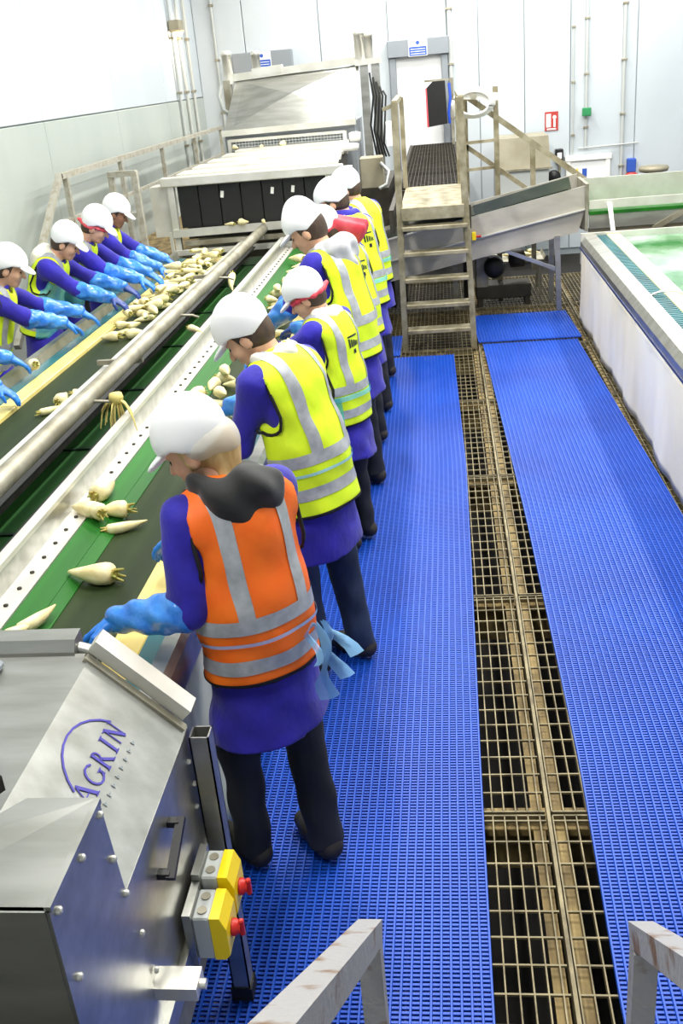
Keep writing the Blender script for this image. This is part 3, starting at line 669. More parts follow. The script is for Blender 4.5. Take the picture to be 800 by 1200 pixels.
MB().bar((1.745, WY-.014, 1.34), (1.745, WY-.014, 1.45), .03, .004, (0, 1, 0)).build('symbol', 'sign_white', FS)
for z in (1.305, 1.318): MB().box(1.63, 1.77, WY-.015, WY-.012, z-.004, z+.004).build('text_line', 'sign_white', FS)
def conduit(label, x, z0, z1, y=WY-.03, r=.022):
    t = thing('conduit', label, 'pipe', (x, y, z0)); MB().tube((x, y, z0), (x, y, z1), r).build('pipe', 'plastic_grey', t)
    for z in np.arange(z0+.3, min(z1, 3.6), .75): MB().bbox(x-r-.015, x+r+.015, y-r-.006, WY-.001, z-.015, z+.015, .003).build('clip', 'steel_dull', t)
    return t
cdt = conduit('grey wall conduit dropping to the green junction box', 2.215, 1.0, CEIL-.02)
conduit('grey wall conduit to the right of the green junction box', 2.76, .4, CEIL-.02, r=.026)
conduit('thin wall conduit to the left of the green junction box', 2.02, .9, CEIL-.02, r=.012)
conduit('thick brownish pipe beside the white door', .20, 1.3, CEIL-.02, r=.035)
conduit('grey pipe pair on the back wall next to the room corner', -3.35, .9, CEIL-.02)
JB = thing('junction_box', 'small green junction box on the wall conduit', 'box', (2.215, WY-.07, 1.46))
MB().bbox(2.15, 2.28, WY-.12, WY-.053, 1.46, 1.58, .008).build('box', 'green_plastic', JB); MB().box(2.17, 2.26, WY-.124, WY-.12, 1.48, 1.56).build('lid', 'green_plastic', JB)
for k, y in enumerate((14.9, 15.35, 15.8)):
    t = thing('conduit', ['vertical conduit on the left wall running down behind the corner lamp', 'vertical conduit on the left wall between two other conduits', 'vertical conduit on the left wall closest to the room corner'][k], 'pipe', (WX+.04, y, .9), 'left wall conduits')
    MB().tube((WX+.04, y, .8), (WX+.04, y, CEIL-.02), .022).build('pipe', 'plastic_grey', t)
    for z in (1.6, 2.3, 3.0): MB().bbox(WX+.001, WX+.07, y-.035, y+.035, z-.015, z+.015, .003).build('clip', 'steel_dull', t)
WLp = thing('wall_lamp', 'small wall lamp glowing warm in the top corner', 'lamp', (WX+.1, 15.0, 3.0))
MB().bbox(WX+.008, WX+.18, 14.86, 15.1, 3.07, 3.22, .02).build('housing', 'tank_brown', WLp)
MB().lathe([(.02, 0), (.06, .02), (.06, .05)], (WX+.11, 14.98, 3.02), 12).build('lens', 'lamp_warm', WLp)
ld = bpy.data.lights.new('wall_lamp_bulb', 'POINT'); ld.energy = 14; ld.color = (1, .78, .5); ld.shadow_soft_size = .05
lo = bpy.data.objects.new('bulb', ld); COL.objects.link(lo); lo.parent = WLp; lo.location = (.05, -.02, -.06)
# hatch with sticker pair
Ht = thing('wall_hatch', 'low white hatch door with yellow and blue stickers in the back wall', 'hatch', (2.26, WY, .1))
MB().box(1.98, 2.54, WY-.03, WY-.002, .05, .82).build('panel', 'sign_white', Ht)
for x in (1.92, 2.52): MB().bbox(x, x+.07, WY-.06, WY-.002, .05, .86, .006).build('frame', 'plastic_white', Ht)
MB().bbox(1.90, 2.61, WY-.07, WY-.002, .82, .90, .006).build('frame', 'plastic_white', Ht)
MB().box(2.02, 2.11, WY-.034, WY-.03, .52, .70).build('yellow_sticker', 'sign_yellow', Ht); MB().box(2.17, 2.24, WY-.034, WY-.03, .58, .70).build('blue_sticker', 'sign_blue', Ht)
MB().tube((2.1, WY-.05, 1.0), (3.0, WY-.05, 1.02), .012).build('cable_rail', 'plastic_grey', Ht)
SBx = thing('wall_control', 'black and white control box on the back wall beside the hatch', 'control box', (1.80, WY-.1, .65))
MB().bbox(1.75, 1.87, WY-.14, WY-.002, .83, 1.02, .01).build('box', 'black', SBx); MB().bbox(1.775, 1.845, WY-.15, WY-.14, .88, .97, .004).build('label_plate', 'sign_white', SBx)
MB().lathe([(.02, -.12), (.10, -.1), (.10, -.02), (.05, 0)], (1.73, WY-.05, .62), 16, 'y').build('round_gauge', 'black', SBx)
MB().tube((1.82, WY-.05, .65), (1.82, WY-.05, .84), .02).build('pipe', 'steel_dull', SBx)
Tk = thing('storage_tank', 'grey-brown steel tank with white lower panel by the back wall', 'tank', (1.2, 15.9, 0))
MB().box(.80, 1.55, 15.4, 16.3, .0, .85).build('lower_panel', 'plastic_grey', Tk)
MB().slab([(.80, 15.39, .85), (1.58, 15.39, .85), (1.55, 15.45, 1.30), (.83, 15.45, 1.30)], (0, -1, 0), .8).build('upper_panel', 'tank_brown', Tk)
MB().bar((.78, 15.38, .86), (1.6, 15.38, .86), .03, .03).build('seam', 'steel_dull', Tk)
DT = thing('pedestal_disc', 'beige round-topped pedestal standing behind the discharge chute', 'pedestal', (3.1, 15.6, 0))
MB().lathe([(.20, .0), (.20, .03), (.02, .05)], (3.08, 15.6, .0), 20).build('base', 'steel_dull', DT)
MB().tube((3.08, 15.6, .02), (3.08, 15.6, .68), .04).build('post', 'plastic_grey', DT)
MB().lathe([(.12, .66), (.20, .68), (.22, .72), (.20, .75), (.05, .76)], (3.08, 15.6, 0), 24).build('top', 'tank_brown', DT)
BX = thing('wall_dispenser', 'blue dispenser with red base on the back wall', 'dispenser', (2.90, WY-.08, .5))
MB().bbox(2.84, 2.97, WY-.12, WY-.002, .60, .80, .01).build('body', 'sign_blue', BX); MB().lathe([(.05, .50), (.10, .52), (.11, .56), (.05, .6)], (2.905, WY-.10, 0), 14).build('base', 'sign_red', BX)
Cv = thing('hanging_coat', 'black coat with red edge hanging by the white door', 'coat', (.02, 15.9, 1.55))
MB().prof([(-.16, 1.52), (-.17, 2.06), (-.08, 2.14), (.10, 2.14), (.12, 1.55)], 15.86, 15.98).build('body', 'black', Cv)
MB().prof([(-.185, 1.52), (-.19, 2.05), (-.17, 2.06), (-.16, 1.52)], 15.85, 15.97).build('red_edge', 'scarf_red', Cv)
MB().path([(.16, 15.9, 2.1), (.17, 15.88, 1.9), (.14, 15.88, 1.7), (.15, 15.9, 1.55)], .02, 8).build('blue_hose', 'blue_plastic', Cv)
MB().bar((-.2, 15.95, 2.15), (.22, 15.95, 2.15), .03, .03).build('hook_rail', 'steel_dull', Cv)
MB().bar((.2, 15.95, 1.25), (.2, 15.95, 2.17), .04, .04, (0, 1, 0)).build('stand_post', 'steel_dull', Cv)
# ceiling batten lights (above the frame), the last one added to brighten the orange vest
for i, (x, y) in enumerate(LAMPS):
    t = thing('ceiling_light_offscreen', 'white ceiling batten light over the packing hall', 'ceiling light', (x, y, CEIL-.1), 'ceiling batten lights')
    MB().bbox(x-.14, x+.14, y-.78, y+.78, CEIL-.07, CEIL-.002, .01).build('housing', 'plastic_white', t)
    for s in (-.06, .06): MB().tube((x+s, y-.74, CEIL-.09), (x+s, y+.74, CEIL-.09), .016).build('tube_offscreen', 'lamp_glow', t)
# ------------------------------------------------------------------ signed-distance modelling for people
def rc(a, b, r1, r2=None, sy=None):
    a = np.array(a, float); b = np.array(b, float); r2 = r1 if r2 is None else r2
    def fn(X, Y, Z):
        d = b-a; L2 = d@d+1e-12
        px, py, pz = X-a[0], Y-a[1], Z-a[2]
        t = np.clip((px*d[0]+py*d[1]+pz*d[2])/L2, 0, 1)
        return np.sqrt((px-t*d[0])**2+(py-t*d[1])**2+(pz-t*d[2])**2)-(r1+(r2-r1)*t)
    R = max(r1, r2); return fn, np.minimum(a, b)-R, np.maximum(a, b)+R
def frc(a, b, r1, r2, fl, yd):
    """tapered capsule flattened along unit direction yd by factor fl"""
    a = np.array(a, float); b = np.array(b, float); yd = np.array(yd, float)
    def fn(X, Y, Z):
        d = b-a; L2 = d@d
        px, py, pz = X-a[0], Y-a[1], Z-a[2]
        t = np.clip((px*d[0]+py*d[1]+pz*d[2])/L2, 0, 1)
        qx, qy, qz = px-t*d[0], py-t*d[1], pz-t*d[2]
        m = qx*yd[0]+qy*yd[1]+qz*yd[2]
        n2 = qx*qx+qy*qy+qz*qz-m*m
        r = r1+(r2-r1)*t
        return (np.sqrt(n2+(m/fl)**2)-r)*(.5+.5*fl)
    R = max(r1, r2); return fn, np.minimum(a, b)-R, np.maximum(a, b)+R
def el(c, r, R=None):
    c = np.array(c, float); r = np.array(r, float); R = np.eye(3) if R is None else np.array(R)
    def fn(X, Y, Z):
        x, y, z = X-c[0], Y-c[1], Z-c[2]
        u = x*R[0, 0]+y*R[1, 0]+z*R[2, 0]; v = x*R[0, 1]+y*R[1, 1]+z*R[2, 1]; q = x*R[0, 2]+y*R[1, 2]+z*R[2, 2]
        k0 = np.sqrt((u/r[0])**2+(v/r[1])**2+(q/r[2])**2)+1e-9
        k1 = np.sqrt((u/r[0]**2)**2+(v/r[1]**2)**2+(q/r[2]**2)**2)+1e-9
        return k0*(k0-1)/k1
    m = max(r); return fn, c-m, c+m
def smin(a, b, k):
    h = np.maximum(k-np.abs(a-b), 0)/k; return np.minimum(a, b)-h*h*k*.25
class Field:
    def __init__(s, h): s.h = h; s.add_ = []; s.sub_ = []; s.cut_ = []; s.disp = None
    def add(s, p, k=.02): s.add_.append((p, k)); return s
    def sub(s, p): s.sub_.append(p); return s
    def cut(s, fn): s.cut_.append(fn); return s
    def mesh(s):
        h = s.h
        lo = np.min([p[1] for p, _ in s.add_], 0)-2.5*h-.01; hi = np.max([p[2] for p, _ in s.add_], 0)+2.5*h+.01
        ax = [np.arange(lo[i], hi[i]+h, h) for i in range(3)]
        F = np.full([len(a) for a in ax], .3, np.float32)
        def window(p, pad):
            sl = []
            for i in range(3):
                a = max(0, int((p[1][i]-pad-lo[i])/h)); b = min(len(ax[i]), int((p[2][i]+pad-lo[i])/h)+2); sl.append(slice(a, b))
            X = ax[0][sl[0]][:, None, None]; Y = ax[1][sl[1]][None, :, None]; Z = ax[2][sl[2]][None, None, :]
            return tuple(sl), X, Y, Z
        for p, k in s.add_:
            sl, X, Y, Z = window(p, k+2*h); F[sl] = smin(F[sl], p[0](X, Y, Z), k)
        for p in s.sub_:
            sl, X, Y, Z = window(p, 2*h); F[sl] = np.maximum(F[sl], -p[0](X, Y, Z))
        X = ax[0][:, None, None]; Y = ax[1][None, :, None]; Z = ax[2][None, None, :]
        if s.disp: F = F+s.disp(X, Y, Z)
        for c in s.cut_: F = np.maximum(F, c(X, Y, Z))
        return surfnet(F, lo, h)
CORN = np.array([(i, j, k) for i in (0, 1) for j in (0, 1) for k in (0, 1)])
EDG = [(a, b) for a in range(8) for b in range(a+1, 8) if np.abs(CORN[a]-CORN[b]).sum() == 1]
def surfnet(F, lo, h):
    I = F < 0; n = np.array(F.shape)
    cnt = np.zeros(n-1, np.int8)
    for c in CORN: cnt += I[c[0]:n[0]-1+c[0], c[1]:n[1]-1+c[1], c[2]:n[2]-1+c[2]]
    act = np.argwhere((cnt > 0) & (cnt < 8))
    if len(act) == 0: return np.zeros((0, 3)), np.zeros((0, 4), int)
    idx = np.full(n-1, -1, np.int64); idx[act[:, 0], act[:, 1], act[:, 2]] = np.arange(len(act))
    vals = np.stack([F[act[:, 0]+c[0], act[:, 1]+c[1], act[:, 2]+c[2]] for c in CORN], 1)
    pos = np.zeros((len(act), 3)); ct = np.zeros(len(act))
    for a, b in EDG:
        va, vb = vals[:, a], vals[:, b]; x = (va < 0) != (vb < 0)
        t = np.where(x, va/np.where(x, va-vb, 1), 0)[:, None]
        pos += np.where(x[:, None], CORN[a]+t*(CORN[b]-CORN[a]), 0); ct += x
    V_ = lo+h*(act+pos/ct[:, None]); Q = []
    for axn in range(3):
        o = [i for i in range(3) if i != axn]
        s0 = [slice(None)]*3; s1 = [slice(None)]*3; s0[axn] = slice(0, -1); s1[axn] = slice(1, None)
        A, B = I[tuple(s0)], I[tuple(s1)]
        E = np.argwhere(A != B)
        E = E[(E[:, o[0]] > 0) & (E[:, o[1]] > 0) & (E[:, o[0]] < n[o[0]]-1) & (E[:, o[1]] < n[o[1]]-1)]
        fl = A[E[:, 0], E[:, 1], E[:, 2]]
        q = []
        for d0, d1 in ((1, 1), (0, 1), (0, 0), (1, 0)):
            e = E.copy(); e[:, o[0]] -= d0; e[:, o[1]] -= d1; q.append(idx[e[:, 0], e[:, 1], e[:, 2]])
        q = np.stack(q, 1); 
        if axn == 1: fl = ~fl
        q[~fl] = q[~fl][:, ::-1]; Q.append(q)
    return V_, np.concatenate(Q)
def np_obj(name, V_, Q, m, parent, smooth=True):
    me = bpy.data.meshes.new(name); k = Q.shape[1] if isinstance(Q, np.ndarray) else 0
    if k:
        me.vertices.add(len(V_)); me.vertices.foreach_set('co', np.asarray(V_, np.float32).ravel())
        me.loops.add(Q.size); me.loops.foreach_set('vertex_index', Q.ravel().astype(np.int32))
        me.polygons.add(len(Q)); me.polygons.foreach_set('loop_start', np.arange(0, Q.size, k, dtype=np.int32))
        me.polygons.foreach_set('loop_total', np.full(len(Q), k, np.int32))
    else: me.from_pydata([tuple(v) for v in V_], [], Q)
    me.update(calc_edges=True); me.validate()
    me.polygons.foreach_set('use_smooth', np.full(len(me.polygons), smooth))
    me.materials.append(MATS[m]); ob = bpy.data.objects.new(name, me); link(ob, parent); return ob
def vnormals(V_, Q):
    n = np.cross(V_[Q[:, 2]]-V_[Q[:, 0]], V_[Q[:, 3]]-V_[Q[:, 1]]); N = np.zeros_like(V_)
    for k in range(4): np.add.at(N, Q[:, k], n)
    return N/(np.linalg.norm(N, axis=1)[:, None]+1e-12)
def clip_patch(V_, Q, fields, off):
    """piece of a quad mesh where every scalar field (per vertex) is > 0, pushed out by off"""
    N = vnormals(V_, Q); P = V_+N*off
    ok = np.ones(len(Q), bool)
    for f in fields: ok &= (f[Q] > 0).any(1)
    outv, outf, cache = [], [], {}
    F = np.stack(fields, 1)
    for q in Q[ok]:
        poly = [(P[i], F[i], int(i)) for i in q]
        for c in range(len(fields)):
            new = []
            for a in range(len(poly)):
                p, r = poly[a], poly[(a+1) % len(poly)]
                fa, fb = p[1][c], r[1][c]
                if fa > 0: new.append(p)
                if (fa > 0) != (fb > 0):
                    t = fa/(fa-fb); new.append((p[0]+t*(r[0]-p[0]), p[1]+t*(r[1]-p[1]), -1))
            poly = new
            if len(poly) < 3: break
        if len(poly) < 3: continue
        f = []
        for pos, _, i in poly:
            key = i if i >= 0 else tuple(np.round(pos, 4))
            if key not in cache: cache[key] = len(outv); outv.append(pos)
            if not f or f[-1] != cache[key]: f.append(cache[key])
        if len(set(f)) >= 3: outf.append(list(dict.fromkeys(f)))
    return outv, outf
def Rx(a): c, s = math.cos(a), math.sin(a); return np.array([[1, 0, 0], [0, c, -s], [0, s, c]])
def Rz(a): c, s = math.cos(a), math.sin(a); return np.array([[c, -s, 0], [s, c, 0], [0, 0, 1]])

def person(label, head, yaw, lean, lean2, hpitch, hyaw, hands, vest='vest_yellow', h=.011, trousers='trousers_black',
           hair='hair_dark', skin='skin', hood=None, extra=(), hemz=.60, vhem=-.11, stand=.016, feet=(.0, .0), glove='glove_blue', palm=(0, 0, -1), capstyle=0, net=False, seed=0, group=None, upper_yaw=0.0, pole_out=.25):
    """head = world position of the cap centre; yaw = facing rotation about z from +Y; hands = world wrist targets (left, right)"""
    a1, a2 = math.radians(lean), math.radians(lean2); YA = math.radians(yaw)
    R1 = Rz(math.radians(upper_yaw)) @ Rx(-a1); R2 = R1 @ Rx(-a2)
    Rh = Rz(math.radians(hyaw)) @ Rx(-math.radians(hpitch))
    HIP, BZ = .925, .26
    def up_chain(s):
        neck_top = np.array([0, 0, HIP*s])+R1 @ np.array([0, 0, BZ*s])+R2 @ np.array([0, .01, (.575-BZ)*s])
        hc = neck_top+s*(Rh @ np.array([0, .03, .085])); return neck_top, hc, hc+s*(Rh @ np.array([0, 0, .075]))
    zt = head[2]-stand; s = zt/up_chain(1.0)[2][2]
    ntop, hc, capc = up_chain(s)
    Rw = Rz(YA); foot = np.array(head)-Rw @ capc; base = np.array([foot[0], foot[1], stand])
    root = thing('person', label, 'person', base, group, YA); ORG[root] = Vector((0, 0, 0))
    hipc = np.array([0, 0, HIP*s])
    def t1(p): return hipc+s*(R1 @ np.array(p, float))
    def t2(p):
        p = np.array(p, float)
        if p[2] <= BZ: return t1(p)
        return t1((0, 0, BZ))+s*(R2 @ (p-np.array([0, 0, BZ])))
    def hd(p): return hc+s*(Rh @ np.array(p, float))
    def tinv(P):
        q = ((P-hipc)/s) @ R1; m = q[:, 2] > BZ
        q2 = (q-np.array([0, 0, BZ])) @ Rx(-a2)+np.array([0, 0, BZ]); q = np.where(m[:, None], q2, q); return q
    fdir1, fdir2 = R1 @ np.array([0, 1, 0]), R2 @ np.array([0, 1, 0])
    # arms by two-bone reach
    arms = []
    for sd, tw in zip((-1, 1), hands):
        Sh = t2((sd*.175, 0, .455)); T_ = Rw.T @ (np.array(tw, float)-base)
        l1, l2 = .285*s, .255*s; d = T_-Sh; D = np.linalg.norm(d)
        if D > (l1+l2)*.985: T_ = Sh+d/D*(l1+l2)*.985; d = T_-Sh; D = np.linalg.norm(d)
        D = max(D, .16); u = d/np.linalg.norm(d)
        ca = (l1*l1+D*D-l2*l2)/(2*l1*D); ca = max(-1, min(1, ca))
        pole = np.array([sd*pole_out, -.8, -.7]); pole -= u*(pole@u); pole /= np.linalg.norm(pole)
        El = Sh+u*l1*ca+pole*l1*math.sqrt(max(0, 1-ca*ca)); arms.append((sd, Sh, El, T_))
    # legs
    lj = []
    for sd, fo in zip((-1, 1), feet):
        hp_ = hipc+s*np.array([sd*.088, -.01, -.02]); an = np.array([sd*.105*s, (fo-.03)*s, .085*s]); kn = (hp_+an)/2+s*np.array([sd*.012, .035, .015]); lj.append((sd, hp_, kn, an))
    # ---- body: one continuous skin surface with face, neck, trunk, limbs
    B = Field(h*.85)
    for c_, r_ in (((0, -.015, .022), (.076, .094, .092)), ((0, .03, -.035), (.060, .062, .080))): B.add(el(hd(c_), np.array(r_)*s, Rh), .03*s)
    B.add(el(hd((0, .055, -.098)), np.array((.034, .03, .024))*s, Rh), .03*s)
    B.add(rc(hd((0, .088, .005)), hd((0, .112, -.036)), .008*s, .014*s), .012*s)
    B.add(rc(hd((-.036, .080, .018)), hd((.036, .080, .018)), .011*s), .015*s)
    B.add(rc(hd((-.02, .087, -.068)), hd((.02, .087, -.068)), .008*s), .008*s)
    for sd in (-1, 1):
        B.add(el(hd((sd*.077, -.005, -.02)), np.array((.011, .024, .034))*s, Rh), .008)
        B.add(el(hd((sd*.034, .068, -.032)), np.array((.022, .022, .024))*s, Rh), .02)
        B.sub(el(hd((sd*.031, .094, -.003)), np.array((.017, .012, .010))*s, Rh))
    B.add(rc(t2((0, -.005, .46)), ntop+s*(Rh @ np.array([0, 0, .03])), .058*s, .052*s), .03)
    B.add(frc(t1((0, 0, -.02)), t1((0, 0, .16)), .150*s, .128*s, .72, fdir1), .05).add(frc(t1((0, 0, .16)), t2((0, 0, .36)), .128*s, .150*s, .72, fdir2), .05)
    B.add(rc(t2((-.13, 0, .44)), t2((.13, 0, .44)), .052*s), .05)
    for sd, Sh, El, Wr in arms:
        B.add(rc(Sh, El, .050*s, .040*s), .03).add(rc(El, Wr, .041*s, .028*s), .02)
        dd = (Wr-El)/np.linalg.norm(Wr-El); B.add(rc(Wr, Wr+dd*.035*s, .022*s, .018*s), .02)
    for sd, hp_, kn, an in lj:
        B.add(rc(hp_, kn, .082*s, .056*s), .04).add(rc(kn, an, .056*s, .038*s), .03).add(rc(an, an+s*np.array([.01*sd, .12, -.045]), .038*s, .03*s), .03)
    np_obj('body', *B.mesh(), skin, root)
    for sd in (-1, 1):
        e = MB().lathe([(.001, -.011), (.007, -.009), (.011, 0), (.007, .009), (.001, .011)], hd((sd*.031, .079, -.004)), 8); e.build('eye', 'black', root)
    # ---- hair
    H = Field(h*.75)
    H.add(el(hd((0, -.022, .012)), np.array((.086, .10, .10))*s, Rh), .02).add(el(hd((0, -.055, -.045)), np.array((.064, .045, .045))*s, Rh), .03)
    if hair == 'hair_blonde':
        H.add(rc(hd((-.07, .02, -.03)), hd((-.072, .05, -.115)), .014, .006), .02).add(rc(hd((0, -.08, -.05)), t2((0, -.045, .52)), .05*s, .035*s), .03)
    fn_ = Rh @ np.array([0, 1, -.25]); fn_ /= np.linalg.norm(fn_); f0 = hd((0, .03, 0))
    H.cut(lambda X, Y, Z: (X-f0[0])*fn_[0]+(Y-f0[1])*fn_[1]+(Z-f0[2])*fn_[2]); np_obj('hair', *H.mesh(), hair, root)
    # ---- cap with peak
    C = Field(.0065); upn = Rh @ np.array([0, 0, 1])
    if capstyle == 1:
        C.add(el(hd((0, -.005, .055)), np.array((.100, .118, .105))*s, Rh), .02).add(rc(hd((0, -.015, .07)), hd((0, -.02, .105)), .088*s, .085*s), .03)
    else:
        C.add(el(hd((0, -.008, .048)), np.array((.104, .124, .112))*s, Rh), .03).add(rc(hd((0, -.02, .05)), hd((0, -.03, .07)), .092*s), .03)
    c0 = hd((0, 0, 0)); fwn = Rh @ np.array([0, 1, 0])
    C.cut(lambda X, Y, Z: .014*s+.58*np.minimum((X-c0[0])*fwn[0]+(Y-c0[1])*fwn[1]+(Z-c0[2])*fwn[2], .03)-((X-c0[0])*upn[0]+(Y-c0[1])*upn[1]+(Z-c0[2])*upn[2]))
    K = Field(.0055); tilt = Rh @ Rx(-.28)
    K.add(el(hd((0, .112, .024)), np.array((.078, .068, .014))*s, tilt), .015)
    cp = np_obj('cap', *C.mesh(), 'cap_white', root); np_obj('peak', *K.mesh(), 'cap_white', cp)
    if net:
        Nn = Field(.008); Nn.add(el(hd((0, -.05, .0)), np.array((.102, .088, .060))*s, Rh), .02).add(el(hd((0, -.10, -.03)), np.array((.055, .04, .05))*s, Rh), .03)
        Nn.cut(lambda X, Y, Z: (X-f0[0])*fn_[0]+(Y-f0[1])*fn_[1]+(Z-f0[2])*fn_[2]+.02); np_obj('hair_net', *Nn.mesh(), 'net_white', root)
    # ---- coat: trunk, sleeves, skirt
    ph = np.random.default_rng(seed).uniform(0, 6, 4)
    wr = lambda X, Y, Z: .0048*np.sin(38*Z+14*X+ph[0])*np.sin(21*X-17*Y+ph[1])+.003*np.sin(26*Y+31*X+9*Z+ph[2])
    Ct = Field(h); Ct.disp = wr
    Ct.add(frc(t1((0, 0, -.04)), t1((0, 0, .16)), .168*s, .152*s, .72, fdir1), .03).add(frc(t1((0, 0, .16)), t2((0, 0, .37)), .152*s, .165*s, .72, fdir2), .03)
    Ct.add(rc(t2((-.14, 0, .44)), t2((.14, 0, .44)), .066*s), .05).add(rc(t2((0, 0, .47)), t2((0, .01, .535)), .074*s, .07*s), .03)
    sk = .205*s; hz = hemz*s
    Ct.add(frc(hipc+np.array([0, .0, -.10*s]), np.array([0, .005, hz-.03]), .172*s, .222*s, .80, (0, 1, 0)), .03)
    for sd, Sh, El, Wr in arms:
        Ct.add(rc(Sh, El, .066*s, .054*s), .05).add(rc(El, Wr+(El-Wr)*.70, .054*s, .046*s), .03)
    Ct.sub(rc(t2((0, .01, .52)), t2((0, .015, .62)), .056*s, .075*s))
    Ct.cut(lambda X, Y, Z: hz+.012*np.sin(9*X+ph[3])-Z+0*Y)
    np_obj('coat', *Ct.mesh(), 'coat_blue', root)
    # ---- vest
    Vs = Field(h); Vs.disp = lambda X, Y, Z: wr(X, Y, Z)*.7
    Vs.add(frc(t1((0, 0, -.17)), t1((0, 0, .12)), .205*s, .186*s, .76, fdir1), .05).add(frc(t1((0, 0, .12)), t2((0, 0, .38)), .186*s, .190*s, .76, fdir2), .05)
    Vs.add(rc(t2((-.15, 0, .43)), t2((.15, 0, .43)), .084*s), .05).add(frc(t2((0, 0, .40)), t2((0, 0, .49)), .14*s, .085*s, .85, fdir2), .05)
    Vs.sub(rc(t2((0, .02, .50)), t2((0, .03, .66)), .072*s, .10*s))
    AHY = .012
    for sd in (-1, 1): Vs.sub(rc(t2((sd*.222, AHY, .43)), t2((sd*.222, AHY, .315)), .084*s))
    lat = R2 @ np.array([1, 0, 0]); cc = t2((0, 0, .4)); aw = .192*s
    Vs.cut(lambda X, Y, Z: np.where(Z > t1((0, 0, .24))[2]-.02, np.abs((X-cc[0])*lat[0]+(Y-cc[1])*lat[1]+(Z-cc[2])*lat[2])-aw, -.1))
    u1 = R1 @ np.array([0, 0, 1]); hp0 = t1((0, 0, vhem))
    Vs.cut(lambda X, Y, Z: -((X-hp0[0])*u1[0]+(Y-hp0[1])*u1[1]+(Z-hp0[2])*u1[2]))
    VV, VQ = Vs.mesh(); ve = np_obj('vest', VV, VQ, vest, root)
    q = tinv(VV)
    def patch(name, m, fields, off, par=ve):
        v_, f_ = clip_patch(VV, VQ, fields, off)
        if f_: return np_obj(name, v_, f_, m, par)
    for z0, z1 in ((.085, .135), (-.055, -.005)): patch('reflective_band', 'reflective', [q[:, 2]-z0, z1-q[:, 2]], .0025)
    for sd in (-1, 1): patch('reflective_band', 'reflective', [sd*q[:, 0]-.078, .126-sd*q[:, 0], q[:, 2]-.13], .0028)
    patch('hem_trim', 'trim_black', [vhem+.014-q[:, 2]], .003)
    for sd in (-1, 1):
        pts = []
        for kk in range(21):
            a0_ = 2*PI*kk/20; zz = .43 if math.sin(a0_) >= 0 else .315
            pts.append(t2((sd*.188, AHY+.079*math.cos(a0_), zz+.079*math.sin(a0_)*(.9 if zz > .4 else 1))))
        MB().path(pts, .007*s, 6).build('armhole_trim', 'trim_black', root)
    if 'print' in extra:
        for k in range(5):
            x0 = -.05+.022*k
            patch('back_print', 'trim_black', [q[:, 0]-x0, x0+.014-q[:, 0], q[:, 2]-.31, .36-.006*k-q[:, 2], -.02-q[:, 1]], .003)
        patch('back_print', 'trim_black', [q[:, 0]+.05, .05-q[:, 0], q[:, 2]-.365, .375-q[:, 2], -.02-q[:, 1]], .003)
        patch('back_print', 'trim_black', [q[:, 0]+.015, .015-q[:, 0], q[:, 2]-.27, .295-q[:, 2], -.02-q[:, 1]], .003)
    if 'teal_apron' in extra:
        patch('plastic_apron', 'apron_teal', [.075-q[:, 2], q[:, 2]-vhem+.001, q[:, 1]+.09], .006, root)
        patch('apron_tie', 'apron_cyan', [q[:, 2]-.05, .08-q[:, 2]], .008, root)
    if 'teal_front' in extra:
        patch('plastic_apron', 'apron_cyan', [.36-q[:, 2], q[:, 2]-vhem+.001, q[:, 1]-.02], .006, root)
        patch('apron_tie', 'apron_cyan', [q[:, 2]-.03, .06-q[:, 2]], .008, root)
    if 'tie' in extra: patch('apron_tie', 'ribbon_blue', [q[:, 2]-.045, .057-q[:, 2]], .006, root)
    if 'bow' in extra:
        b = MB(); r = np.random.default_rng(5)
        for k, (dx, ln, wd) in enumerate([(.02, .30, .06), (.06, .24, .05), (.085, .16, .05), (-.01, .13, .03)]):
            st = np.array([.10+dx*.3, -.155, .06]); vs = []; m_ = 8
            for i in range(m_+1):
                t = i/m_
                c = t1(st+np.array([dx*t*1.2+.012*math.sin(7*t+k), -.018-.025*math.sin(5*t+k), -ln*t+.04*t*(1-t)*(k == 2)]))
                wv = wd*(.25+.9*t)*s
                vs += [c+np.array([-wv/2, .012*math.sin(9*t+k), 0]), c+np.array([0, -.014, 0]), c+np.array([wv/2, -.01*math.sin(8*t), .0])]
            fs = [(3*i+j, 3*i+j+1, 3*i+4+j, 3*i+3+j) for i in range(m_) for j in (0, 1)]; b.add(vs, fs, True)
        b.build('apron_bow', 'ribbon_blue', root, fix=False)
    # ---- hood or scarf lying on the shoulders
    if hood:
        Hd_ = Field(h*.8); Hd_.disp = lambda X, Y, Z: 2.0*wr(X, Y, Z)+.006*np.sin(46*X+30*Z)
        big = 'bighood' in extra
        for k in range(9):
            a_ = PI*(.08+.84*k/8)+PI; cx, cy = .088*math.cos(a_), .075*math.sin(a_)
            z_ = .535 if k in (0, 8) else .525-.012*math.sin(PI*k/8)
            a2_ = PI*(.08+.84*(k+1)/8)+PI
            if k < 8: Hd_.add(rc(t2((cx, cy+.015, z_)), t2((.088*math.cos(a2_), .075*math.sin(a2_)+.015, .525-.012*math.sin(PI*(k+1)/8))), .034*s), .03)
        if big:
            Hd_.add(el(t2((.01, -.108, .462)), np.array((.128, .042, .095))*s, R2), .04).add(el(t2((0, -.10, .50)), np.array((.13, .06, .05))*s, R2), .04)
            Hd_.add(rc(t2((-.10, -.02, .52)), t2((-.075, .075, .47)), .03*s, .03*s), .03)
        np_obj('scarf' if 'scarf' in hood else 'hood', *Hd_.mesh(), hood, root)
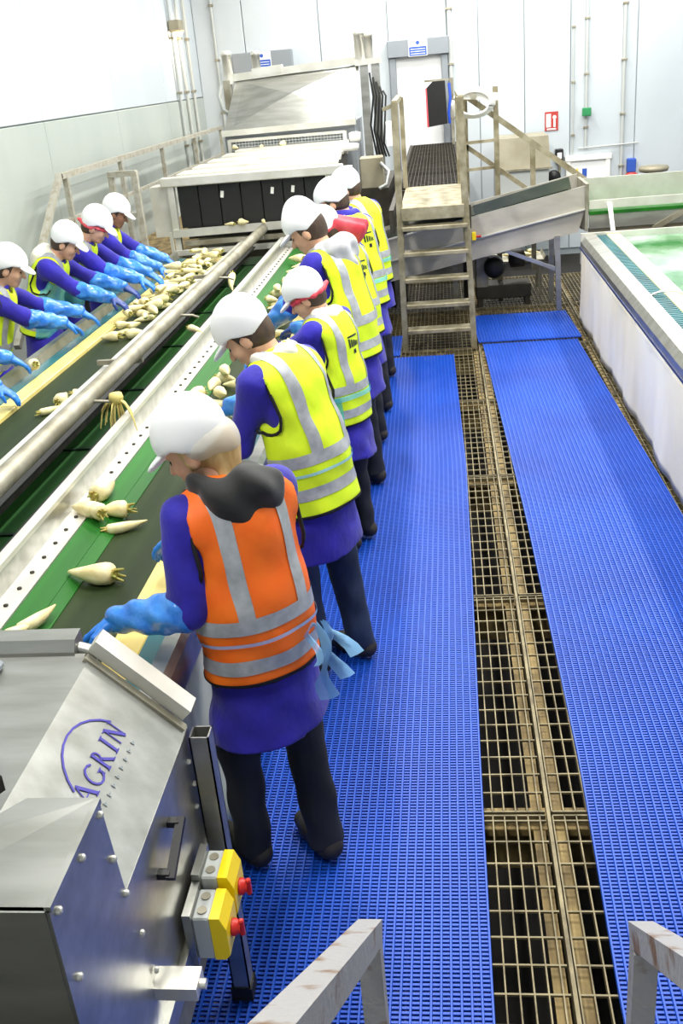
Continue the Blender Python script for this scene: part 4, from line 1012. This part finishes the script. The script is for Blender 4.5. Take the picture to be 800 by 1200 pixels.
    if 'red_band' in extra:
        Rb = Field(.008)
        for k in range(12):
            aa, ab = 2*PI*k/12, 2*PI*(k+1)/12
            Rb.add(rc(hd((.083*math.cos(aa), -.012+.10*math.sin(aa), .008-.022*(math.sin(aa) < 0))), hd((.083*math.cos(ab), -.012+.10*math.sin(ab), .008-.022*(math.sin(ab) < 0))), .013*s), .015)
        Rb.add(rc(hd((.02, -.105, -.01)), hd((.05, -.135, .0)), .016, .012), .02)
        np_obj('headband', *Rb.mesh(), 'scarf_red', root)
    if 'red_tail' in extra:
        Rt = Field(.008); Rt.disp = lambda X, Y, Z: .007*np.sin(70*X+30*Y+40*Z); Rt.add(frc(hd((.0, -.09, .0)), hd((.035, -.21, -.13)), .06*s, .085*s, .45, Rh @ np.array([0, .55, .83])), .03).add(el(hd((0, -.05, .0)), np.array((.09, .07, .05))*s, Rh), .03)
        np_obj('scarf', *Rt.mesh(), 'scarf_red', root)
    # ---- oversleeves and gloves
    rr = np.random.default_rng(seed+3)
    for sd, Sh, El, Wr in arms:
        Os = Field(h*.75); p1 = rr.uniform(0, 6, 3)
        Os.disp = lambda X, Y, Z: .005*np.sin(55*X+31*Z+p1[0])*np.sin(48*Y-22*X+p1[1])+.003*np.sin(90*Z+60*X+p1[2])
        Os.add(rc(El+(Wr-El)*.12, Wr+(Wr-El)*.02, .067*s, .046*s), .02); np_obj('oversleeve', *Os.mesh(), 'sleeve_blue', root)
        dd = (Wr-El)/np.linalg.norm(Wr-El); nn = Rw.T @ np.array(palm, float); dd2 = dd*.8+nn*.25; dd2 /= np.linalg.norm(dd2)
        nn = nn-dd2*(nn@dd2); nn /= np.linalg.norm(nn); ac = np.cross(dd2, nn)
        Gf = Field(.0058 if h < .0105 else .007); g = 1.08*s
        RR = np.stack([ac, dd2, nn], 1); W0 = Wr
        Gf.add(el(W0+dd2*.055*g, np.array((.045, .056, .021))*g, RR), .02).add(rc(W0-dd*.04, W0+dd2*.02, .037*g, .031*g), .02)
        for k, (of, ln) in enumerate(((-.032, .068), (-.011, .080), (.011, .075), (.031, .058))):
            b0 = W0+dd2*.088*g+ac*of*g; b1 = b0+(dd2*.97+nn*.12+ac*of*1.6)*ln*.42*g; b2 = b1+(dd2*.88+nn*.42)*ln*.34*g; b3 = b2+(dd2*.68+nn*.7)*ln*.28*g
            Gf.add(rc(b0, b1, .0115*g, .0105*g), .010).add(rc(b1, b2, .0105*g, .0098*g), .006).add(rc(b2, b3, .0098*g, .0088*g), .006)
        tb = W0+dd2*.035*g-ac*sd*.034*g*-1*(-1)
        t1_ = tb+(dd2*.6-ac*sd*.8+nn*.35)*.04*g; t2_ = t1_+(dd2*.85+nn*.5-ac*sd*.15)*.034*g
        Gf.add(rc(tb, t1_, .0145*g, .012*g), .012).add(rc(t1_, t2_, .012*g, .0095*g), .006)
        np_obj('glove', *Gf.mesh(), glove, root)
    # ---- trousers and shoes
    Tr = Field(h); Tr.disp = lambda X, Y, Z: .8*wr(X, Y, Z)
    Tr.add(frc(t1((0, 0, -.06)), t1((0, 0, .04)), .135*s, .13*s, .66, fdir1), .03)
    for sd, hp_, kn, an in lj: Tr.add(rc(hp_, kn, .080*s, .070*s), .03).add(rc(kn, an+np.array([0, 0, -.02]), .070*s, .064*s), .03)
    Tr.cut(lambda X, Y, Z: .055*s-Z+0*X+0*Y); np_obj('trousers', *Tr.mesh(), trousers, root)
    for sd, hp_, kn, an in lj:
        Sf = Field(.009); y = an[1]; x = an[0]
        Sf.add(rc((x, y-.03*s, .045), (x+sd*.008, y+.10*s, .045), .043*s, .044*s), .03).add(rc((x+sd*.008, y+.10*s, .04), (x+sd*.014, y+.165*s, .036), .045*s, .036*s), .02).add(rc((x, y-.01, .06), (x, y, .11*s), .046*s), .03)
        Sf.cut(lambda X, Y, Z: -Z+0*X+0*Y); np_obj('shoe', *Sf.mesh(), 'shoe', root)
    return root

PX = -.58
HB_ = .955      # glove height over the belts
person('person in orange vest with black hood lying on the shoulders, standing at the belt end', (-.765, 2.62, 1.515), 42, 4, 12, 28, 42, ((-.99, 2.45, .985), (-.98, 2.93, 1.0)),
       vest='vest_orange', h=.0085, hair='hair_blonde', hood='hood_black', extra=('bighood', 'tie', 'bow'), net=True, seed=1, feet=(.08, -.06), vhem=-.10, pole_out=-.25, palm=(0, -.2, -1))
person('person in yellow vest and jeans leaning over the belt beside the orange-vested worker', (-.835, 3.80, 1.54), 62, 10, 14, 38, 24, ((-1.02, 3.80, 1.0), (-1.08, 4.22, 1.0)),
       h=.0095, trousers='jeans', hood='hood_cream', extra=('tie',), seed=2, vhem=-.13, feet=(.05, -.06))
person('person in yellow vest with red headband under the cap and teal plastic apron', (-.735, 4.95, 1.435), 66, 4, 10, 30, 20, ((-1.06, 5.02, .99), (-1.20, 5.85, .97)),
       h=.011, extra=('red_band', 'teal_apron', 'print'), seed=3, hood='hood_cream', glove='glove_navy')
person('person in yellow vest with pale grey hood and tall white cap', (-.815, 5.76, 1.655), 66, 8, 12, 30, 20, ((-1.12, 5.80, 1.0), (-1.16, 6.15, 1.0)),
       h=.012, hood='hood_grey', extra=('bighood',), seed=4, capstyle=1)
person('person in yellow vest with red scarf hanging behind the cap', (-.80, 6.55, 1.53), 58, 8, 12, 26, 26, ((-1.10, 6.7, 1.0), (-1.12, 7.05, 1.0)),
       h=.013, extra=('red_tail', 'print'), seed=5)
person('person in yellow vest with blue collar and black back print facing the belt', (-.80, 7.22, 1.63), 56, 7, 12, 24, 30, ((-1.1, 7.4, 1.0), (-1.1, 7.75, 1.0)),
       h=.013, extra=('print', 'teal_apron'), seed=6, hood='coat_blue')
person('person in yellow vest last in the row, next to the grading machine', (-.775, 8.10, 1.62), 60, 5, 10, 22, 24, ((-1.1, 8.2, 1.0), (-1.1, 8.5, 1.0)),
       h=.014, extra=('teal_apron',), seed=7)
# row beyond the table, facing the belts
person('person with dark scarf and flying blue sleeves reaching over the teal strip', (-2.72, 6.15, 1.50), -84, 14, 12, 22, 6, ((-2.38, 6.55, 1.0), (-2.44, 6.32, .99)),
       h=.012, skin='skin', hood='hood_black', seed=11, extra=(), vhem=-.10)
person('person in yellow vest with cream hood and green-tinted apron working across the belt', (-2.70, 7.18, 1.485), -86, 16, 16, 30, 0, ((-2.32, 7.40, .98), (-2.28, 6.98, .97)),
       h=.012, hood='hood_cream', seed=12, extra=('bighood', 'teal_front'), glove='glove_navy')
person('person with red headband and plastic-covered arms stretched to the parsnip heap', (-2.64, 7.72, 1.52), -88, 22, 14, 32, 0, ((-2.24, 7.85, .98), (-2.20, 7.55, .98)),
       h=.013, seed=13, extra=('red_band', 'teal_front'))
person('person with dark face covering and cyan apron beside the hoop rail', (-2.70, 8.42, 1.53), -84, 10, 10, 26, 0, ((-2.36, 8.62, .99), (-2.34, 8.28, .98)),
       h=.013, skin='skin_brown', seed=14, hood='hood_black', extra=('teal_front',))
person('person whose blue sleeve reaches in with a parsnip over the teal strip', (-2.74, 5.05, 1.50), -78, 14, 12, 22, 0, ((-2.47, 5.52, .97), (-2.42, 4.95, 1.0)),
       h=.014, seed=15)

# ------------------------------------------------------------------ parsnips
PAR = []
for k, (ln, r, bd) in enumerate([(.155, .035, .008), (.14, .038, -.010), (.18, .029, .014), (.115, .034, .0), (.17, .024, -.014)]):
    n = 10; rr = []; vs = []; m_ = 11
    prf = [(0, .3), (.02, .72), (.07, .95), (.17, 1.0), (.32, .96), (.47, .84), (.61, .66), (.75, .47), (.87, .31), (.96, .17), (1.0, .06)]
    for i, (t, q) in enumerate(prf):
        for j in range(n):
            a = 2*PI*j/n; rad = r*q*(1+.06*math.sin(3*a+i+k)); vs.append((ln*(t-.4), bd*math.sin(t*2.6)+rad*math.cos(a), rad*math.sin(a)))
    fs = [(i*n+j, i*n+(j+1) % n, (i+1)*n+(j+1) % n, (i+1)*n+j) for i in range(m_-1) for j in range(n)]+[tuple(range(n))[::-1], tuple(range((m_-1)*n, m_*n))]
    me = bpy.data.meshes.new('parsnip_root'); me.from_pydata(vs, [], fs); me.polygons.foreach_set('use_smooth', [True]*len(fs)); me.materials.append(MATS['parsnip']); me.update()
    b = MB()
    for j in range(5):
        a = j*1.3; b.tube((-ln*.4+.004, bd*0+.3*r*math.cos(a), .3*r*math.sin(a)), (-ln*.4-.018-.004*j, .55*r*math.cos(a), .55*r*math.sin(a)), .007, .003, 6)
    b.lathe([(r*.55, -.006), (r*.45, .004)], (-ln*.4, 0, 0), 8, 'x')
    mc = b.build('tmp', 'parsnip_crown'); cm = mc.data; bpy.data.objects.remove(mc)
    PAR.append((me, cm, r))
def parsnip(label, group, x, y, z, rz, k=0, sc=1.0, rx=0.0, ry=0.0):
    me, cm, r = PAR[k % 5]
    t = thing('parsnip', label, 'parsnip', (x, y, z+r*sc*.92), group); t.rotation_euler = (rx, ry, rz); t.scale = (sc,)*3
    a = bpy.data.objects.new('root', me); link(a, t); c = bpy.data.objects.new('crown', cm); link(c, t); return t
BZ_ = .848
lab = 'pale parsnip lying on the near end of the dark green belt'
grp = 'parsnips near the hood'
for x, y, rz, k, sc in [(-1.42, 3.60, 1.35, 1, 1.05), (-1.43, 3.42, 2.75, 3, 1.05), (-1.385, 3.41, 2.3, 3, 1.0), (-1.33, 3.47, 3.3, 3, 1.05)]:
    parsnip('pale parsnip in the small cluster on the green skirt before the hood', 'parsnip cluster before the hood', x, y, BZ_+(.045 if x < -1.37 else .015), rz, k, sc)
parsnip('large single parsnip with leafy crown lying alone on the dark green belt', None, -1.245, 2.95, BZ_, 2.95, 0, 1.15)
parsnip('thin forked parsnip lying beside the small cluster on the green belt', None, -1.275, 3.37, BZ_, .55, 4, .95)
parsnip('slim parsnip pointing up the belt right behind the hood edge', None, -1.345, 2.63, BZ_+.02, 1.25, 4, 1.0)
parsnip('short stubby parsnip against the hood edge', None, -1.365, 2.54, BZ_+.025, 1.0, 3, .75)
def scatter(label, group, n, x0, x1, y0, y1, z, layers=1, seed=1, s0=.8, s1=1.05):
    r = np.random.default_rng(seed); done = []
    for i in range(n):
        l = i*layers//n; best = None
        for _ in range(60):                       # keep neighbours in a layer from running through each other
            p = (r.uniform(x0, x1), r.uniform(y0, y1)); d = min([math.hypot(p[0]-q[0], p[1]-q[1])+.3*(q[2] != l) for q in done]+[9])
            if best is None or d > best[0]: best = (d, p)
            if d > .13: break
        p = best[1]; done.append((p[0], p[1], l))
        parsnip(label, group, p[0], p[1], z+l*.055, r.uniform(0, 6.28), int(r.integers(0, 5)), r.uniform(s0, s1), 0, r.uniform(-.1, .1))
scatter('pale parsnip on the belt in front of the jeans-wearing worker', 'parsnips before the jeans-wearing worker', 9, -1.40, -1.14, 4.75, 5.45, BZ_+.01, 2, 3)
scatter('pale parsnip on the belt in front of the red-headbanded worker', 'parsnips before the red headband worker', 14, -1.32, -1.08, 5.75, 6.9, BZ_, 2, 4)
scatter('pale parsnip on the belt in front of the grey-hooded worker', 'parsnips before the grey hood worker', 12, -1.32, -1.08, 7.1, 8.1, BZ_, 2, 5)
scatter('pale parsnip at the machine end of the near belt', 'parsnips at the machine end of the near belt', 14, -1.36, -1.08, 8.2, 9.4, BZ_, 2, 6)
scatter('pale parsnip in the big heap on the far dark belt', 'big heap on the far belt', 58, -2.34, -2.02, 7.3, 9.35, BZ_, 3, 7)
scatter('pale parsnip on the far dark belt near the outstretched navy glove', 'parsnips by the navy glove', 14, -2.32, -2.08, 6.45, 7.35, BZ_, 2, 8)
scatter('pale parsnip in the little green-topped group against the overhead tube', 'green-topped group by the tube', 4, -2.15, -2.05, 4.92, 5.2, BZ_, 1, 9, .75, .9)
parsnip('parsnip held in the gloved hand over the teal strip', None, -2.475, 5.58, .915, 2.2, 0, 1.0, 0, .25)
parsnip('parsnip caught upright against the overhead tube near the grading machine', None, -1.60, 7.45, .99, 4.9, 4, 1.2, 0, .45)
parsnip('parsnip stuck on the top lip beside the overhead tube', None, -1.56, 5.95, .99, 5.5, 2, .8, 0, .1)
scatter('parsnip lying in the waste tray under the sloping conveyor', 'parsnips in the waste tray', 4, .62, .98, 11.0, 11.3, .385, 1, 12)
scatter('parsnip on the lower rails of the grading machine', 'parsnips on the grading machine rails', 3, -2.4, -1.6, 9.69, 9.72, 1.12, 1, 13, .8, .9)
scatter('parsnip on the covers before the wire mesh guard', 'parsnips by the mesh guard', 3, -2.25, -1.6, 11.38, 11.44, 1.70, 1, 14, .7, .8)
# tangle of thin roots hanging from the tube hook
RTn = thing('root_tangle', 'bunch of thin pale roots hanging from the overhead tube hook', 'roots', (-1.57, 4.36, 1.0))
cx, cy, cz_ = -1.565, 4.36, 1.075
MB().lathe([(.006, .035), (.03, .03), (.036, .008), (.028, -.012), (.01, -.02)], (cx, cy, cz_), 10).build('crown', 'root_hair', RTn)
r = np.random.default_rng(3)
for k in range(16):
    u = -1+2*k/15; l = r.uniform(.10, .16); dx = .085*u+.012*r.uniform(-1, 1); dy = .05*r.uniform(-1, 1)-.02
    MB().path([(cx, cy, cz_+.01), (cx+dx*.55, cy+dy*.5, cz_-l*.12), (cx+dx*.9, cy+dy, cz_-l*.5), (cx+dx*1.05, cy+dy-.01, cz_-l*.95)], .007, 5, .0028).build('strand', 'root_hair', RTn)
